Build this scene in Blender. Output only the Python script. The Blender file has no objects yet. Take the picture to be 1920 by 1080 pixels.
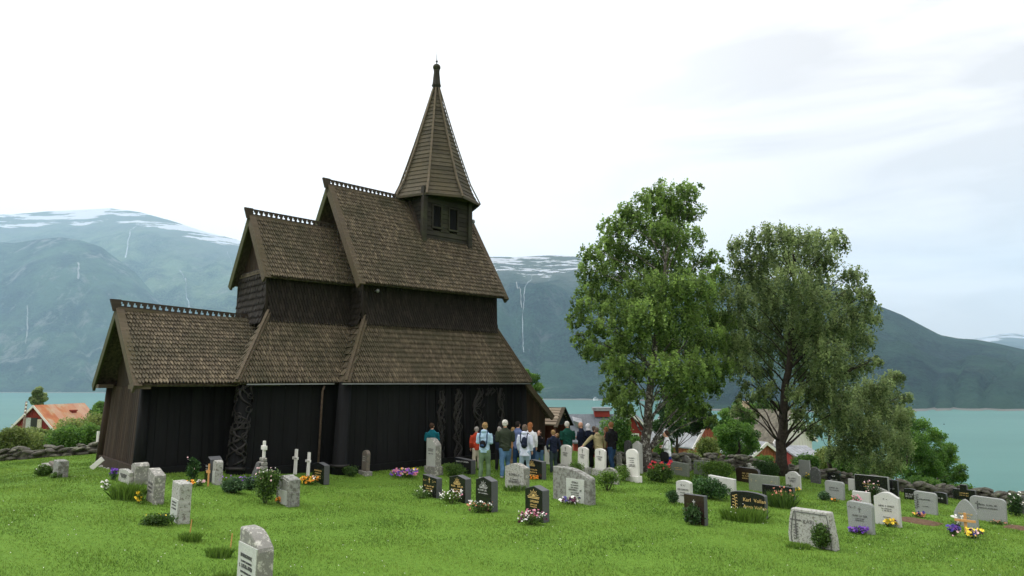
import bpy, math, random
import numpy as np
from math import sin, cos, tan, atan, atan2, pi, radians, hypot, sqrt, exp, log
from mathutils import noise as mnoise, Vector

random.seed(7); RNG = np.random.default_rng(7)
S = bpy.context.scene
COL = S.collection

# ------------------------------------------------------------------ camera model
F = 1300.0; HOR = 715.0; EYE = 3.0
TH = atan((HOR - 540) / F)
def ray(px, py):
    u = (px - 960) / F; v = (540 - py) / F
    return np.array([u, cos(TH) - v * sin(TH), sin(TH) + v * cos(TH)])
PHI = atan((2410 - 960) * cos(TH) / F)
T = np.array([sin(PHI), cos(PHI)])          # church long axis (east to west)
N = np.array([-cos(PHI), sin(PHI)])         # across the church, away from the camera
AX = 22.15
ROT = atan2(T[1], T[0])

def sp(u, k=1.5): return log(1 + exp(min(40, u * k))) / k
def sm(a, b, x):
    t = max(0.0, min(1.0, (x - a) / (b - a))); return t * t * (3 - 2 * t)
WX = [-200, -40, -17, -13, -8, 1, 3.75, 4.94, 6.8, 9, 10.4, 11.3, 12, 13.2, 14.7, 16, 17.2, 22, 35, 200]
WY = [26, 26, 27, 29, 36, 35, 25.1, 25.4, 26.6, 27.2, 27.2, 26.9, 25.2, 24.1, 23.5, 22.9, 22.5, 21.5, 20, 18]
KA = [-9, -.9, -.3, 0, .2, .33, .5, .6, 9]
KV = [.07, .07, .08, .11, .12, .18, .38, .5, .5]
def G(x, y):
    r = hypot(x, y)
    D = 2.9 + .07 * sp(min(x, 60) - 2) - .46 * sm(3.5, 9.5, -x) + .075 * sp(-max(x, -80) - 12)
    lt = x * T[0] + y * T[1]; ls = x * N[0] + y * N[1] - AX
    D -= .16 * sm(-4.6, -3.0, ls) * sm(8, 12, lt) * (1 - sm(20, 24, lt)) * (1 - sm(4, 7, ls))
    D -= 1.3 * (1 - sm(0, 8.5, r))
    b = y - float(np.interp(x, WX, WY)) - .4
    if b > 0:
        k = float(np.interp(x / max(y, 1), KA, KV))
        D += k * min(b, 60) + .6 * max(0, b - 60)
    D += .03 * mnoise.noise(Vector((x * .3, y * .3, 0)))
    return EYE - min(D, 110)
def hit(px, py):
    """ground point seen at a photo pixel"""
    r = ray(px, py); y = 20.0
    for i in range(60):
        x = r[0] / r[1] * y
        y2 = (G(x, y) - EYE) / r[2] * r[1]
        y = .5 * y + .5 * max(3, min(200, y2))
    x = r[0] / r[1] * y
    return x, y
def at(px, py, y):
    r = ray(px, py); k = y / r[1]
    return np.array([r[0] * k, y, EYE + r[2] * k])
def on_s(px, py, s):
    r = ray(px, py); k = (AX + s) / (r[0] * N[0] + r[1] * N[1]); p = r * k
    return p[0] * T[0] + p[1] * T[1], p[2] + EYE

# ------------------------------------------------------------------ mesh builder
class MB:
    def __init__(s): s.v = []; s.f = []; s.t = []
    def add(s, vs, fs, tone=.5):
        o = len(s.v); s.v += [tuple(map(float, p)) for p in vs]
        s.f += [tuple(i + o for i in f) for f in fs]
        s.t += ([tone] * len(fs) if not isinstance(tone, (list, tuple)) else list(tone))
        return s
    def hexa(s, p, tone=.5):   # 4 bottom ccw, 4 top ccw
        return s.add(p, [(3,2,1,0),(4,5,6,7),(0,1,5,4),(1,2,6,5),(2,3,7,6),(3,0,4,7)], tone)
    def box(s, x0, x1, y0, y1, z0, z1, tone=.5):
        return s.hexa([(x0,y0,z0),(x1,y0,z0),(x1,y1,z0),(x0,y1,z0),(x0,y0,z1),(x1,y0,z1),(x1,y1,z1),(x0,y1,z1)], tone)
    def beam(s, a, b, w, h, up=(0,0,1), tone=.5):
        a = np.array(a, float); b = np.array(b, float); d = b - a; d /= np.linalg.norm(d)
        u = np.array(up, float); r = np.cross(d, u); r /= np.linalg.norm(r); u = np.cross(r, d)
        r = r * w / 2; u = u * h / 2
        return s.hexa([a-r-u, a+r-u, b+r-u, b-r-u, a-r+u, a+r+u, b+r+u, b-r+u][:8], tone)
    def prism(s, o, y0, y1, tone=.5):   # o: outline (x,z) seen from -y, ccw
        n = len(o)
        vs = [(x, y0, z) for x, z in o] + [(x, y1, z) for x, z in o]
        fs = [tuple(range(n)), tuple(range(2*n-1, n-1, -1))]
        fs += [(i, i+n, (i+1) % n + n, (i+1) % n) for i in range(n)]
        return s.add(vs, fs, tone)
    def tube(s, pts, rad, n=8, tone=.5, cap=True, sq=(1, 1)):
        pts = [np.array(p, float) for p in pts]; m = len(pts)
        if not hasattr(rad, '__len__'): rad = [rad] * m
        vs = []; ref = np.array([.0, 1, 0])
        for i, p in enumerate(pts):
            d = pts[min(i+1, m-1)] - pts[max(i-1, 0)]; d = d / (np.linalg.norm(d) + 1e-9)
            if abs(d @ ref) > .93: ref = np.array([1., 0, 0]) if abs(d[0]) < .9 else np.array([0, 0, 1.])
            a = np.cross(d, ref); a /= np.linalg.norm(a); b = np.cross(d, a)
            ref = -b if (-b) @ ref > 0 else b
            for k in range(n):
                t = 2*pi*k/n
                vs.append(p + rad[i] * (cos(t) * a * sq[0] + sin(t) * b * sq[1]))
        fs = [(i*n+k, i*n+(k+1) % n, (i+1)*n+(k+1) % n, (i+1)*n+k) for i in range(m-1) for k in range(n)]
        if cap: fs += [tuple(range(n-1, -1, -1)), tuple((m-1)*n+k for k in range(n))]
        return s.add(vs, fs, tone)
    def ell(s, c, r, nu=12, nv=8, tone=.5, jit=0):
        vs = [(c[0], c[1], c[2]-r[2])]
        for j in range(1, nv):
            a = -pi/2 + pi*j/nv
            for i in range(nu):
                b = 2*pi*i/nu; q = 1 + random.uniform(-jit, jit)
                vs.append((c[0]+r[0]*cos(a)*cos(b)*q, c[1]+r[1]*cos(a)*sin(b)*q, c[2]+r[2]*sin(a)*q))
        vs.append((c[0], c[1], c[2]+r[2])); L = len(vs)-1
        fs = [(0, 1+(i+1) % nu, 1+i) for i in range(nu)]
        for j in range(nv-2):
            for i in range(nu):
                a = 1+j*nu+i; b = 1+j*nu+(i+1) % nu
                fs.append((a, b, b+nu, a+nu))
        fs += [(L, 1+(nv-2)*nu+i, 1+(nv-2)*nu+(i+1) % nu) for i in range(nu)]
        return s.add(vs, fs, tone)
    def rings(s, rs, n=20, tone=.5):   # rs: (cx,cy,z,rx,ry)
        vs = []
        for cx, cy, z, rx, ry in rs:
            for k in range(n):
                t = 2*pi*k/n; vs.append((cx+rx*cos(t), cy+ry*sin(t), z))
        m = len(rs)
        fs = [(i*n+k, i*n+(k+1) % n, (i+1)*n+(k+1) % n, (i+1)*n+k) for i in range(m-1) for k in range(n)]
        fs += [tuple(range(n-1, -1, -1)), tuple((m-1)*n+k for k in range(n))]
        return s.add(vs, fs, tone)
    def mesh(s, name):
        me = bpy.data.meshes.new(name); me.from_pydata(s.v, [], s.f)
        a = me.attributes.new('tone', 'FLOAT', 'FACE'); a.data.foreach_set('value', np.array(s.t, dtype=np.float32))
        return me
    def build(s, name, mat, parent=None, smooth=False, bevel=0):
        me = s.mesh(name); o = bpy.data.objects.new(name, me); COL.objects.link(o)
        if mat: me.materials.append(mat)
        if parent: o.parent = parent
        if smooth: me.polygons.foreach_set('use_smooth', [True]*len(me.polygons))
        if bevel:
            b = o.modifiers.new('bevel', 'BEVEL'); b.width = bevel; b.segments = 2; b.limit_method = 'ANGLE'; b.angle_limit = radians(35)
        return o
def nmesh(name, verts, k, mat, parent=None, tones=None, smooth=False):
    """numpy mesh: verts (n*k,3), every k verts one polygon"""
    n = len(verts) // k
    me = bpy.data.meshes.new(name)
    me.vertices.add(n*k); me.vertices.foreach_set('co', np.ascontiguousarray(verts, dtype=np.float32).ravel())
    me.loops.add(n*k); me.loops.foreach_set('vertex_index', np.arange(n*k, dtype=np.int32))
    me.polygons.add(n); me.polygons.foreach_set('loop_start', np.arange(0, n*k, k, dtype=np.int32))
    me.update(calc_edges=True)
    a = me.attributes.new('tone', 'FLOAT', 'FACE')
    a.data.foreach_set('value', (tones if tones is not None else RNG.random(n)).astype(np.float32))
    me.materials.append(mat)
    o = bpy.data.objects.new(name, me); COL.objects.link(o)
    if parent: o.parent = parent
    return o
def empty(name, loc, rz=0):
    o = bpy.data.objects.new(name, None); COL.objects.link(o); o.location = [float(c) for c in loc]; o.rotation_euler = (0, 0, rz)
    o.empty_display_size = .2
    return o
def tag(o, label=None, cat=None, group=None, kind=None):
    if label: o['label'] = label
    if cat: o['category'] = cat
    if group: o['group'] = group
    if kind: o['kind'] = kind
    return o

# ------------------------------------------------------------------ materials
def srgb(r, g, b):
    f = lambda c: (c/255/12.92) if c/255 <= .04045 else ((c/255+.055)/1.055)**2.4
    return (f(r), f(g), f(b), 1)
class NT:
    def __init__(s, name):
        s.m = bpy.data.materials.new(name); s.m.use_nodes = True; s.t = s.m.node_tree
        s.b = s.t.nodes['Principled BSDF']; s.out = s.t.nodes['Material Output']
    def n(s, typ, **kw):
        x = s.t.nodes.new(typ)
        for k, v in kw.items():
            if hasattr(x, k): setattr(x, k, v)
            else: x.inputs[k].default_value = v
        return x
    def l(s, a, b): s.t.links.new(a, b)
    def coord(s, scale=(1, 1, 1), kind='Object'):
        c = s.n('ShaderNodeTexCoord'); m = s.n('ShaderNodeMapping'); m.inputs['Scale'].default_value = scale
        s.l(c.outputs[kind], m.inputs['Vector']); return m.outputs['Vector']
    def noise(s, vec, scale, detail=4, rough=.55):
        x = s.n('ShaderNodeTexNoise'); x.inputs['Scale'].default_value = scale; x.inputs['Detail'].default_value = detail
        x.inputs['Roughness'].default_value = rough; s.l(vec, x.inputs['Vector']); return x.outputs['Fac']
    def ramp(s, fac, stops):
        x = s.n('ShaderNodeValToRGB'); e = x.color_ramp.elements
        while len(e) < len(stops): e.new(.5)
        for el, (p, c) in zip(e, stops): el.position = p; el.color = c if len(c) == 4 else (*c, 1)
        s.l(fac, x.inputs['Fac']); return x.outputs['Color']
    def mix(s, fac, a, b, mode='MIX'):
        x = s.n('ShaderNodeMix', data_type='RGBA', blend_type=mode)
        for v, i in ((fac, 0), (a, 6), (b, 7)):
            if hasattr(v, 'node'): s.l(v, x.inputs[i])
            else: x.inputs[i].default_value = v if not isinstance(v, tuple) or len(v) == 4 else (*v, 1)
        return x.outputs[2]
    def math(s, op, a, b=0.0):
        x = s.n('ShaderNodeMath', operation=op)
        for v, i in ((a, 0), (b, 1)):
            if hasattr(v, 'node'): s.l(v, x.inputs[i])
            else: x.inputs[i].default_value = v
        return x.outputs[0]
    def tone(s):
        x = s.n('ShaderNodeAttribute'); x.attribute_name = 'tone'; return x.outputs['Fac']
    def bump(s, h, strength=.5, dist=.02):
        x = s.n('ShaderNodeBump'); x.inputs['Strength'].default_value = strength; x.inputs['Distance'].default_value = dist
        s.l(h, x.inputs['Height']); s.l(x.outputs['Normal'], s.b.inputs['Normal'])
    def done(s, col=None, rough=.8, spec=.3, metal=0):
        if col is not None:
            if hasattr(col, 'node'): s.l(col, s.b.inputs['Base Color'])
            else: s.b.inputs['Base Color'].default_value = col
        s.b.inputs['Roughness'].default_value = rough; s.b.inputs['Specular IOR Level'].default_value = spec
        s.b.inputs['Metallic'].default_value = metal
        return s.m
_mc = {}
def c4(c): return (*c, 1) if len(c) == 3 else c
def plain(name, col, rough=.7, var=.25, scale=8, bump=.2, spec=.3, metal=0, dist=.01):
    key = (name,)
    if key in _mc: return _mc[key]
    n = NT(name); v = n.coord(); f = n.noise(v, scale, 5); c = c4(col)
    lo = tuple(x*(1-var) for x in c[:3])+(1,); hi = tuple(min(1, x*(1+var)) for x in c[:3])+(1,)
    n.bump(n.noise(v, scale*6, 3), bump, dist)
    m = n.done(n.ramp(f, [(.3, lo), (.7, hi)]), rough, spec, metal); _mc[key] = m; return m
def wood(name, dark, light, axis='z', rough=.85, spec=.2, tone=True, moss=None):
    if name in _mc: return _mc[name]
    n = NT(name); sc = {'z': (14, 14, 1.2), 'x': (1.2, 14, 14), 'y': (14, 1.2, 14)}[axis]
    v = n.coord(sc); f = n.noise(v, 1.0, 6, .65)
    big = n.noise(n.coord(), .9, 4)
    c = n.ramp(f, [(.28, c4(dark)), (.72, c4(light))])
    if tone:
        t = n.tone(); c = n.mix(t, n.mix(.55, c, c4(dark)), n.mix(.35, c, c4(light)))
    if moss: c = n.mix(n.ramp(big, [(.45, (0, 0, 0)), (.75, (1, 1, 1))]), c, c4(moss))
    n.bump(f, .5, .01)
    m = n.done(c, rough, spec); _mc[name] = m; return m
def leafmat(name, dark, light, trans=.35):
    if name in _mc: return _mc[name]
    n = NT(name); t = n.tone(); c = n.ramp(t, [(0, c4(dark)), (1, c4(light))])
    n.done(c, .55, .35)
    tr = n.n('ShaderNodeBsdfTranslucent'); n.l(c, tr.inputs['Color'])
    mx = n.n('ShaderNodeMixShader'); mx.inputs[0].default_value = trans
    n.l(n.b.outputs[0], mx.inputs[1]); n.l(tr.outputs[0], mx.inputs[2]); n.l(mx.outputs[0], n.out.inputs['Surface'])
    _mc[name] = n.m; return n.m
def stone(name, base, lichen, amount=.5, scale=14, rough=.85, spec=.25, speck=0):
    if name in _mc: return _mc[name]
    n = NT(name); v = n.coord(); b = c4(base)
    f = n.noise(v, 60, 3); big = n.noise(v, 3, 4)
    c = n.ramp(f, [(.3, tuple(x*.8 for x in b[:3])), (.7, tuple(x*1.12 for x in b[:3]))])
    c = n.mix(n.ramp(big, [(.35, (0, 0, 0)), (.8, (.35, .35, .35))]), c, tuple(x*.5 for x in b[:3])+(1,))
    if amount > 0:
        p = n.noise(v, scale, 6, .7)
        c = n.mix(n.ramp(p, [(.62-.25*amount, (0, 0, 0)), (.70-.22*amount, (1, 1, 1))]), c, c4(lichen))
    n.bump(n.noise(v, scale*2, 5), .35 if rough > .5 else .02, .012)
    m = n.done(c, rough, spec); _mc[name] = m; return m
# ------------------------------------------------------------------ camera, world, sun
cam = bpy.data.cameras.new('camera'); cam.lens = F / 1920 * 36; cam.sensor_width = 36; cam.clip_start = .1; cam.clip_end = 60000
co = bpy.data.objects.new('camera', cam); COL.objects.link(co); co.location = (0, 0, EYE); co.rotation_euler = (pi/2 + TH, 0, 0)
S.camera = co
S.view_settings.view_transform = 'Standard'; S.view_settings.look = 'None'; S.view_settings.gamma = 1; S.view_settings.exposure = .5
S.cycles.max_bounces = 6; S.cycles.volume_bounces = 2; S.cycles.transparent_max_bounces = 8
S.cycles.use_adaptive_sampling = True
try: S.cycles.use_denoising = True
except Exception: pass
SUN_EL = radians(52); SUN_AZ = radians(-75)      # azimuth from +Y, clockwise positive (light from the left)
W = bpy.data.worlds.new('World'); S.world = W; W.use_nodes = True
wt = W.node_tree; bg = wt.nodes['Background']
def wn(t, **k):
    x = wt.nodes.new(t)
    for a, b in k.items(): setattr(x, a, b)
    return x
sky = wn('ShaderNodeTexSky', sky_type='NISHITA'); sky.sun_disc = False; sky.sun_elevation = SUN_EL; sky.sun_rotation = SUN_AZ; sky.altitude = 100
sc_ = wn('ShaderNodeVectorMath', operation='SCALE'); sc_.inputs['Scale'].default_value = .1
wt.links.new(sky.outputs[0], sc_.inputs[0])
tc = wn('ShaderNodeTexCoord'); mp = wn('ShaderNodeMapping'); mp.inputs['Scale'].default_value = (1, 1.0, 4.6); mp.inputs['Rotation'].default_value = (radians(6), radians(12), 0)
wt.links.new(tc.outputs['Generated'], mp.inputs['Vector'])
nz = wn('ShaderNodeTexNoise'); nz.inputs['Scale'].default_value = 2.9; nz.inputs['Detail'].default_value = 7; nz.inputs['Roughness'].default_value = .5; nz.inputs['Distortion'].default_value = .5
wt.links.new(mp.outputs[0], nz.inputs['Vector'])
rp = wn('ShaderNodeValToRGB'); e = rp.color_ramp.elements
e[0].position = .43; e[0].color = (.775, .715, .675, 1); e[1].position = .575; e[1].color = (.97, .90, .855, 1)
wt.links.new(nz.outputs['Fac'], rp.inputs['Fac'])
# thinner, brighter cloud round the hidden sun
dt = wn('ShaderNodeVectorMath', operation='DOT_PRODUCT'); dt.inputs[1].default_value = (-.88, .45, .12)
wt.links.new(tc.outputs['Generated'], dt.inputs[0])
mr = wn('ShaderNodeMapRange'); mr.inputs['From Min'].default_value = .05; mr.inputs['From Max'].default_value = .62
mr.inputs['To Min'].default_value = 0; mr.inputs['To Max'].default_value = 1; mr.interpolation_type = 'SMOOTHSTEP'
wt.links.new(dt.outputs['Value'], mr.inputs['Value'])
br = wn('ShaderNodeMix', data_type='RGBA'); br.inputs[7].default_value = (1.16, 1.11, 1.08, 1)
wt.links.new(mr.outputs[0], br.inputs[0]); wt.links.new(rp.outputs[0], br.inputs[6])
m2 = wn('ShaderNodeMix', data_type='RGBA'); m2.inputs[0].default_value = .9
wt.links.new(sc_.outputs[0], m2.inputs[6]); wt.links.new(br.outputs[2], m2.inputs[7])
# an overcast sky is brighter overhead than near the horizon
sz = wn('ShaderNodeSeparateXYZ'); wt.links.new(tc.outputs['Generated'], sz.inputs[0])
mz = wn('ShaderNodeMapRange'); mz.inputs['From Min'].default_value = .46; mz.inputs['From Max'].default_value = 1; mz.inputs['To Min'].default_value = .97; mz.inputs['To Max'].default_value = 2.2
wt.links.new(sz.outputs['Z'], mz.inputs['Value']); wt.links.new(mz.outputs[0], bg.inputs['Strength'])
wt.links.new(m2.outputs[2], bg.inputs['Color'])
sl = bpy.data.lights.new('sun', 'SUN'); sl.energy = 1.5; sl.angle = radians(14); sl.color = (1, .96, .9)
so = bpy.data.objects.new('sun', sl); COL.objects.link(so)
sd = Vector((sin(SUN_AZ)*cos(SUN_EL), cos(SUN_AZ)*cos(SUN_EL), sin(SUN_EL)))
so.rotation_euler = sd.to_track_quat('Z', 'Y').to_euler(); so.location = (-20, 0, 40)

# ------------------------------------------------------------------ ground and lawn
n = NT('meadow_green'); v = n.coord()
f1 = n.noise(v, .45, 5, .65); f2 = n.noise(v, 9, 6, .7); f3 = n.noise(v, 55, 4)
c = n.ramp(f2, [(.3, (.062, .138, .015)), (.7, (.130, .240, .034))])
c = n.mix(n.ramp(f1, [(.35, (0, 0, 0)), (.7, (.6, .6, .6))]), c, (.12, .225, .030, 1))
n.bump(f3, .8, .03); GROUND_M = n.done(c, .9, .1)
az = np.concatenate([np.radians(np.arange(-180, -60, 5)), np.radians(np.arange(-60, 60, .75)), np.radians(np.arange(60, 180, 5))])
rr = np.concatenate([[0.01], np.arange(1, 40, .6), np.geomspace(40, 420, 45)])
vs = []
for r in rr:
    for a in az:
        x = r*sin(a); y = r*cos(a); vs.append((x, y, G(x, y)))
na = len(az); fs = []
for i in range(len(rr)-1):
    for j in range(na):
        k = (j+1) % na
        fs.append((i*na+j, (i+1)*na+j, (i+1)*na+k, i*na+k))
g = MB().add(vs, [f[::-1] for f in fs]).build('ground', GROUND_M, smooth=True); tag(g, kind='structure')

# lawn blades (uncountable)
nb = 540000
Y = 9 + 21*RNG.random(nb)**1.0; X = (RNG.random(nb)*2-1)*(.80*Y+2.5)
gx = np.linspace(-32, 32, 161); gy = np.linspace(5, 30, 64)
GZ = np.array([[G(a, b) for a in gx] for b in gy])
def Gi(x, y):
    fx = np.clip((x-gx[0])/(gx[1]-gx[0]), 0, len(gx)-1.001); fy = np.clip((y-gy[0])/(gy[1]-gy[0]), 0, len(gy)-1.001)
    i = fx.astype(int); j = fy.astype(int); u = fx-i; w = fy-j
    return (GZ[j, i]*(1-u)*(1-w)+GZ[j, i+1]*u*(1-w)+GZ[j+1, i]*(1-u)*w+GZ[j+1, i+1]*u*w)
keep = (Y < np.interp(X, WX, WY) - .3)
LT = (X*T[0]+Y*T[1]); LS = (X*N[0]+Y*N[1])-AX
keep &= ~((LT > 5.2) & (LT < 10.5) & (LS > -1.8) & (LS < 2.2)) & ~((LT > 10.3) & (LT < 19) & (LS > -2.9) & (LS < 2.9))
X = X[keep]; Y = Y[keep]; nb = len(X); Z = Gi(X, Y) - .01
clump = .6 + .8*(np.sin(X*1.7+np.sin(Y*1.1)*2)*np.sin(Y*2.3+np.cos(X*.9)*2)*.5+.5)
h = (.022+.028*RNG.random(nb))*clump; a = RNG.random(nb)*2*pi; wd = .006+.006*RNG.random(nb)
wd *= np.clip(Y/13, .9, 1.7)
ln = (RNG.random((nb, 2))-.5)*1.2
P = np.zeros((nb, 3, 3), dtype=np.float32)
P[:, 0] = np.stack([X-wd*np.cos(a), Y-wd*np.sin(a), Z], 1); P[:, 1] = np.stack([X+wd*np.cos(a), Y+wd*np.sin(a), Z], 1)
P[:, 2] = np.stack([X+ln[:, 0]*h, Y+ln[:, 1]*h, Z+h], 1)
tn = np.clip(.75*RNG.random(nb)**1.3+.18+.22*np.sin(X*.8+Y*.5)*np.sin(Y*.9-X*.3)+.16*np.sin(X*3.1+2*np.sin(Y*1.7))*np.sin(Y*3.7+X), 0, 1)
gr = nmesh('grass', P.reshape(-1, 3), 3, leafmat('grass_blade', (.062, .138, .016), (.235, .36, .058), .3), tones=tn)
tag(gr, 'short mown lawn grass between the graves', 'grass', kind='stuff')
# daisies and clover heads in the lawn
nd = 520; Y = 9.5+13*RNG.random(nd); X = (RNG.random(nd)*2-1)*.78*Y
pat = np.sin(X*.9+1.3)*np.cos(Y*.8+X*.3) + .5*np.sin(X*2.1+Y)
k = (pat+RNG.random(nd) > .45) & (Y < np.interp(X, WX, WY) - .3) & ~(((X*T[0]+Y*T[1]) > 5.2) & ((X*N[0]+Y*N[1])-AX > -2.9))
X = X[k]; Y = Y[k]; nd = len(X); Z = Gi(X, Y)+.04; P = np.zeros((nd, 6, 3))
for q in range(6):
    P[:, q] = np.stack([X+.010*np.cos(q*pi/3), Y+.010*np.sin(q*pi/3), Z+.004*(-1)**q], 1)
tag(nmesh('daisies', P.reshape(-1, 3), 6, plain('daisy_white', (.75, .75, .7), bump=0)), 'tiny white daisies scattered through the lawn', 'flowers', kind='stuff')

# ------------------------------------------------------------------ fjord
WZ = EYE - 85
n = NT('fjord_water'); v = n.coord((1, 1, 1))
f = n.noise(n.coord((.0010, .0060, 1)), 1, 6, .65)
c = n.ramp(f, [(.3, (.022, .110, .090)), (.7, (.045, .150, .125))])
n.bump(n.noise(n.coord((1, .5, 1)), .5, 5, .65), .25, .4)
WM = n.done(c, .45, .22)
w = MB().add([(-16000, 60, WZ), (16000, 60, WZ), (16000, 15000, WZ), (-16000, 15000, WZ)], [(0, 1, 2, 3)]).build('fjord_water', WM); tag(w, kind='structure')

# ------------------------------------------------------------------ mountains
def mountain_mat(name, forest, forest2, rock, snowline, snowspread, snowscale, rockamt=.35):
    n = NT(name); v = n.coord(); geo = n.n('ShaderNodeNewGeometry'); sx = n.n('ShaderNodeSeparateXYZ'); n.l(geo.outputs['Position'], sx.inputs[0])
    f = n.noise(v, .006, 8, .68); fine = n.noise(v, .05, 6, .75)
    c = n.ramp(f, [(.3, c4(forest)), (.68, c4(forest2))])
    c = n.mix(n.ramp(fine, [(.42, (.95, .95, .95)), (.56, (0, 0, 0))]), c, tuple(x*.25 for x in forest)+(1,)); mid_ = n.noise(v, .0022, 5, .6); c = n.mix(n.ramp(mid_, [(.42, (0, 0, 0)), (.62, (.7, .7, .7))]), c, tuple(min(1, x*1.7) for x in forest2)+(1,))
    st = n.noise(n.coord((.004, .004, .0012)), 1, 6, .7)
    c = n.mix(n.ramp(st, [(.60-.1*rockamt, (0, 0, 0)), (.70-.1*rockamt, (rockamt,)*3)]), c, c4(rock))
    z = sx.outputs['Z']
    ca = n.n('ShaderNodeAttribute'); ca.attribute_name = 'crest'; cr = ca.outputs['Fac']
    hi = n.math('ADD', n.math('DIVIDE', n.math('SUBTRACT', cr, snowline-.22), .22), n.math('MULTIPLY', n.math('SUBTRACT', f, .5), 2.2))
    c = n.mix(n.math('MINIMUM', n.math('MAXIMUM', hi, 0.0), .85), c, (.15, .175, .14, 1))
    p = n.noise(n.coord(snowscale), 1, 5, .62)
    s = n.math('ADD', n.math('MINIMUM', n.math('DIVIDE', n.math('SUBTRACT', cr, snowline), snowspread), .05), n.math('MULTIPLY', n.math('SUBTRACT', p, .5), 6.5))
    s = n.math('MINIMUM', n.math('MAXIMUM', n.math('MULTIPLY', s, 5.0), 0.0), 1.0)
    c = n.mix(s, c, (.82, .85, .9, 1))
    sh = n.math('LESS_THAN', z, WZ+5.0)
    c = n.mix(sh, c, (.33, .31, .28, 1))
    n.bump(n.math('ADD', f, n.math('MULTIPLY', fine, .5)), 1.0, 130)
    return n.done(c, .95, .05)
def surf(spec, px, v):
    """point of a mountain range: px picks the bearing, v runs from shore (0) over the crest (1) to the back (1.6)"""
    ys = float(np.interp(px, spec['sx'], spec['sy'])); yr = float(np.interp(px, spec['rx'], spec['ry']))
    ds = 85*F/(ys-HOR)
    dr = ds + spec['depth']*(1+.12*mnoise.noise(Vector((px*.004, 3, spec['seed']))))
    hr = (at(px, yr, dr))[2]-EYE; tanx = (px-960)/F*cos(TH)
    w = min(v, 1.0); d = ds+(dr-ds)*v
    prof = (w*spec['lin'] + (1-spec['lin'])*w**2*(3-2*w))
    z = -85 + (hr+85)*prof
    if v > 1: z = hr - (v-1)*spec['back']
    x = tanx*d; amp = spec['amp']*min(1, 5*w)*(1-.985*sm(.5, .95, w))
    r = mnoise.fractal(Vector((x*.0011, d*.0011, spec['seed'])), .9, 2.1, 6)*amp
    gl = abs(mnoise.noise(Vector((px*.011+.6*mnoise.noise(Vector((px*.01, v*3, 1))), v*1.2, spec['seed']+5))))
    z += r - (1-min(1, gl*4))*spec['amp']*.35*min(1, 4*w)*(1-.97*sm(.5, .95, w))
    return (x, d, z+EYE)
def mountain(name, spec, mat, px0, px1, step, rows):
    cols = np.arange(px0, px1+1, step); vv = list(np.linspace(0, 1, rows)) + [1.15, 1.4, 1.8]
    V = []; 
    for v in vv:
        for p in cols: V.append(surf(spec, p, v))
    m = len(cols); fs = [(i*m+j, i*m+j+1, (i+1)*m+j+1, (i+1)*m+j) for i in range(len(vv)-1) for j in range(m-1)]
    o = MB().add(V, fs).build(name, mat, smooth=True); tag(o, kind='structure')
    at_ = o.data.attributes.new('crest', 'FLOAT', 'POINT'); at_.data.foreach_set('value', np.array([min(v, 1.0) for v in vv for p in cols], dtype=np.float32)); return o
def cascade(spec, path, width, mat, name='waterfall'):
    pts = []
    for (p, v), (q, u) in zip(path, path[1:]):
        for k in range(8):
            t = k/8; pts.append((p+(q-p)*t+random.uniform(-1, 1)*1.2, v+(u-v)*t))
    pts.append(path[-1]); m = MB()
    V = []
    for i, (p, v) in enumerate(pts):
        w = width*random.uniform(.12, .75)
        for s in (-1, 1):
            x, y, z = surf(spec, p+s*w, v); V.append((x*.9985, y*.9985, z+9))
    m.add(V, [(2*i, 2*i+1, 2*i+3, 2*i+2) for i in range(len(pts)-1)])
    o = m.build(name, mat); tag(o, kind='structure'); return o
R1 = dict(sx=[-700, 0, 500], sy=[738, 736, 737], rx=[-700, -200, 0, 50, 90, 130, 170, 240, 300, 360, 420, 500],
          ry=[420, 440, 456, 448, 445, 450, 463, 512, 576, 640, 690, 733], depth=2200, lin=.7, back=900, amp=190, seed=1)
R2 = dict(sx=[-700, 0, 1100], sy=[735, 734, 738], rx=[-700, -200, 0, 60, 180, 240, 300, 370, 455, 600, 800, 1100],
          ry=[430, 410, 401, 396, 390, 398, 413, 435, 455, 470, 490, 520], depth=5200, lin=.8, back=1500, amp=260, seed=9)
R3 = dict(sx=[600, 900, 1130, 1700], sy=[742, 748, 750, 757], rx=[600, 915, 960, 1000, 1040, 1080, 1110, 1200, 1350, 1500, 1700],
          ry=[500, 481, 482, 480, 478, 480, 489, 500, 518, 540, 600], depth=2600, lin=.75, back=900, amp=190, seed=17)
R4 = dict(sx=[1250, 1500, 1720, 1920, 2700], sy=[768, 771, 773, 776, 785], rx=[1250, 1350, 1560, 1600, 1650, 1680, 1700, 1740, 1770, 1800, 1840, 1880, 1920, 2100, 2700],
          ry=[560, 520, 530, 548, 570, 582, 590, 612, 628, 634, 637, 645, 654, 690, 740], depth=1700, lin=.8, back=500, amp=85, seed=23)
R5 = dict(sx=[1600, 2700], sy=[734, 734], rx=[1600, 1700, 1800, 1830, 1860, 1900, 1930, 2000, 2300, 2700],
          ry=[660, 645, 637, 636, 630, 624, 627, 622, 650, 640], depth=7000, lin=.8, back=1200, amp=90, seed=31)
mm = mountain_mat
M1 = mm('mountain_near_slope', (.016, .038, .026), (.060, .105, .050), (.30, .30, .28), 9, 1, (.002, .002, .004), .6)
M2 = mm('mountain_snow_slope', (.045, .095, .055), (.14, .20, .10), (.40, .40, .37), .86, .055, (.0011, .0011, .0075))
M3 = mm('mountain_far_shore', (.007, .028, .024), (.032, .075, .040), (.20, .20, .20), .82, .10, (.0050, .0050, .034))  # forest greens shifted toward blue: bluish distant light put into the colour
M4 = mm('mountain_wooded', (.006, .022, .022), (.028, .062, .034), (.10, .11, .08), 9, 1, (.002, .002, .004), .2)  # bluish distant light is in these forest greens too
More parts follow.
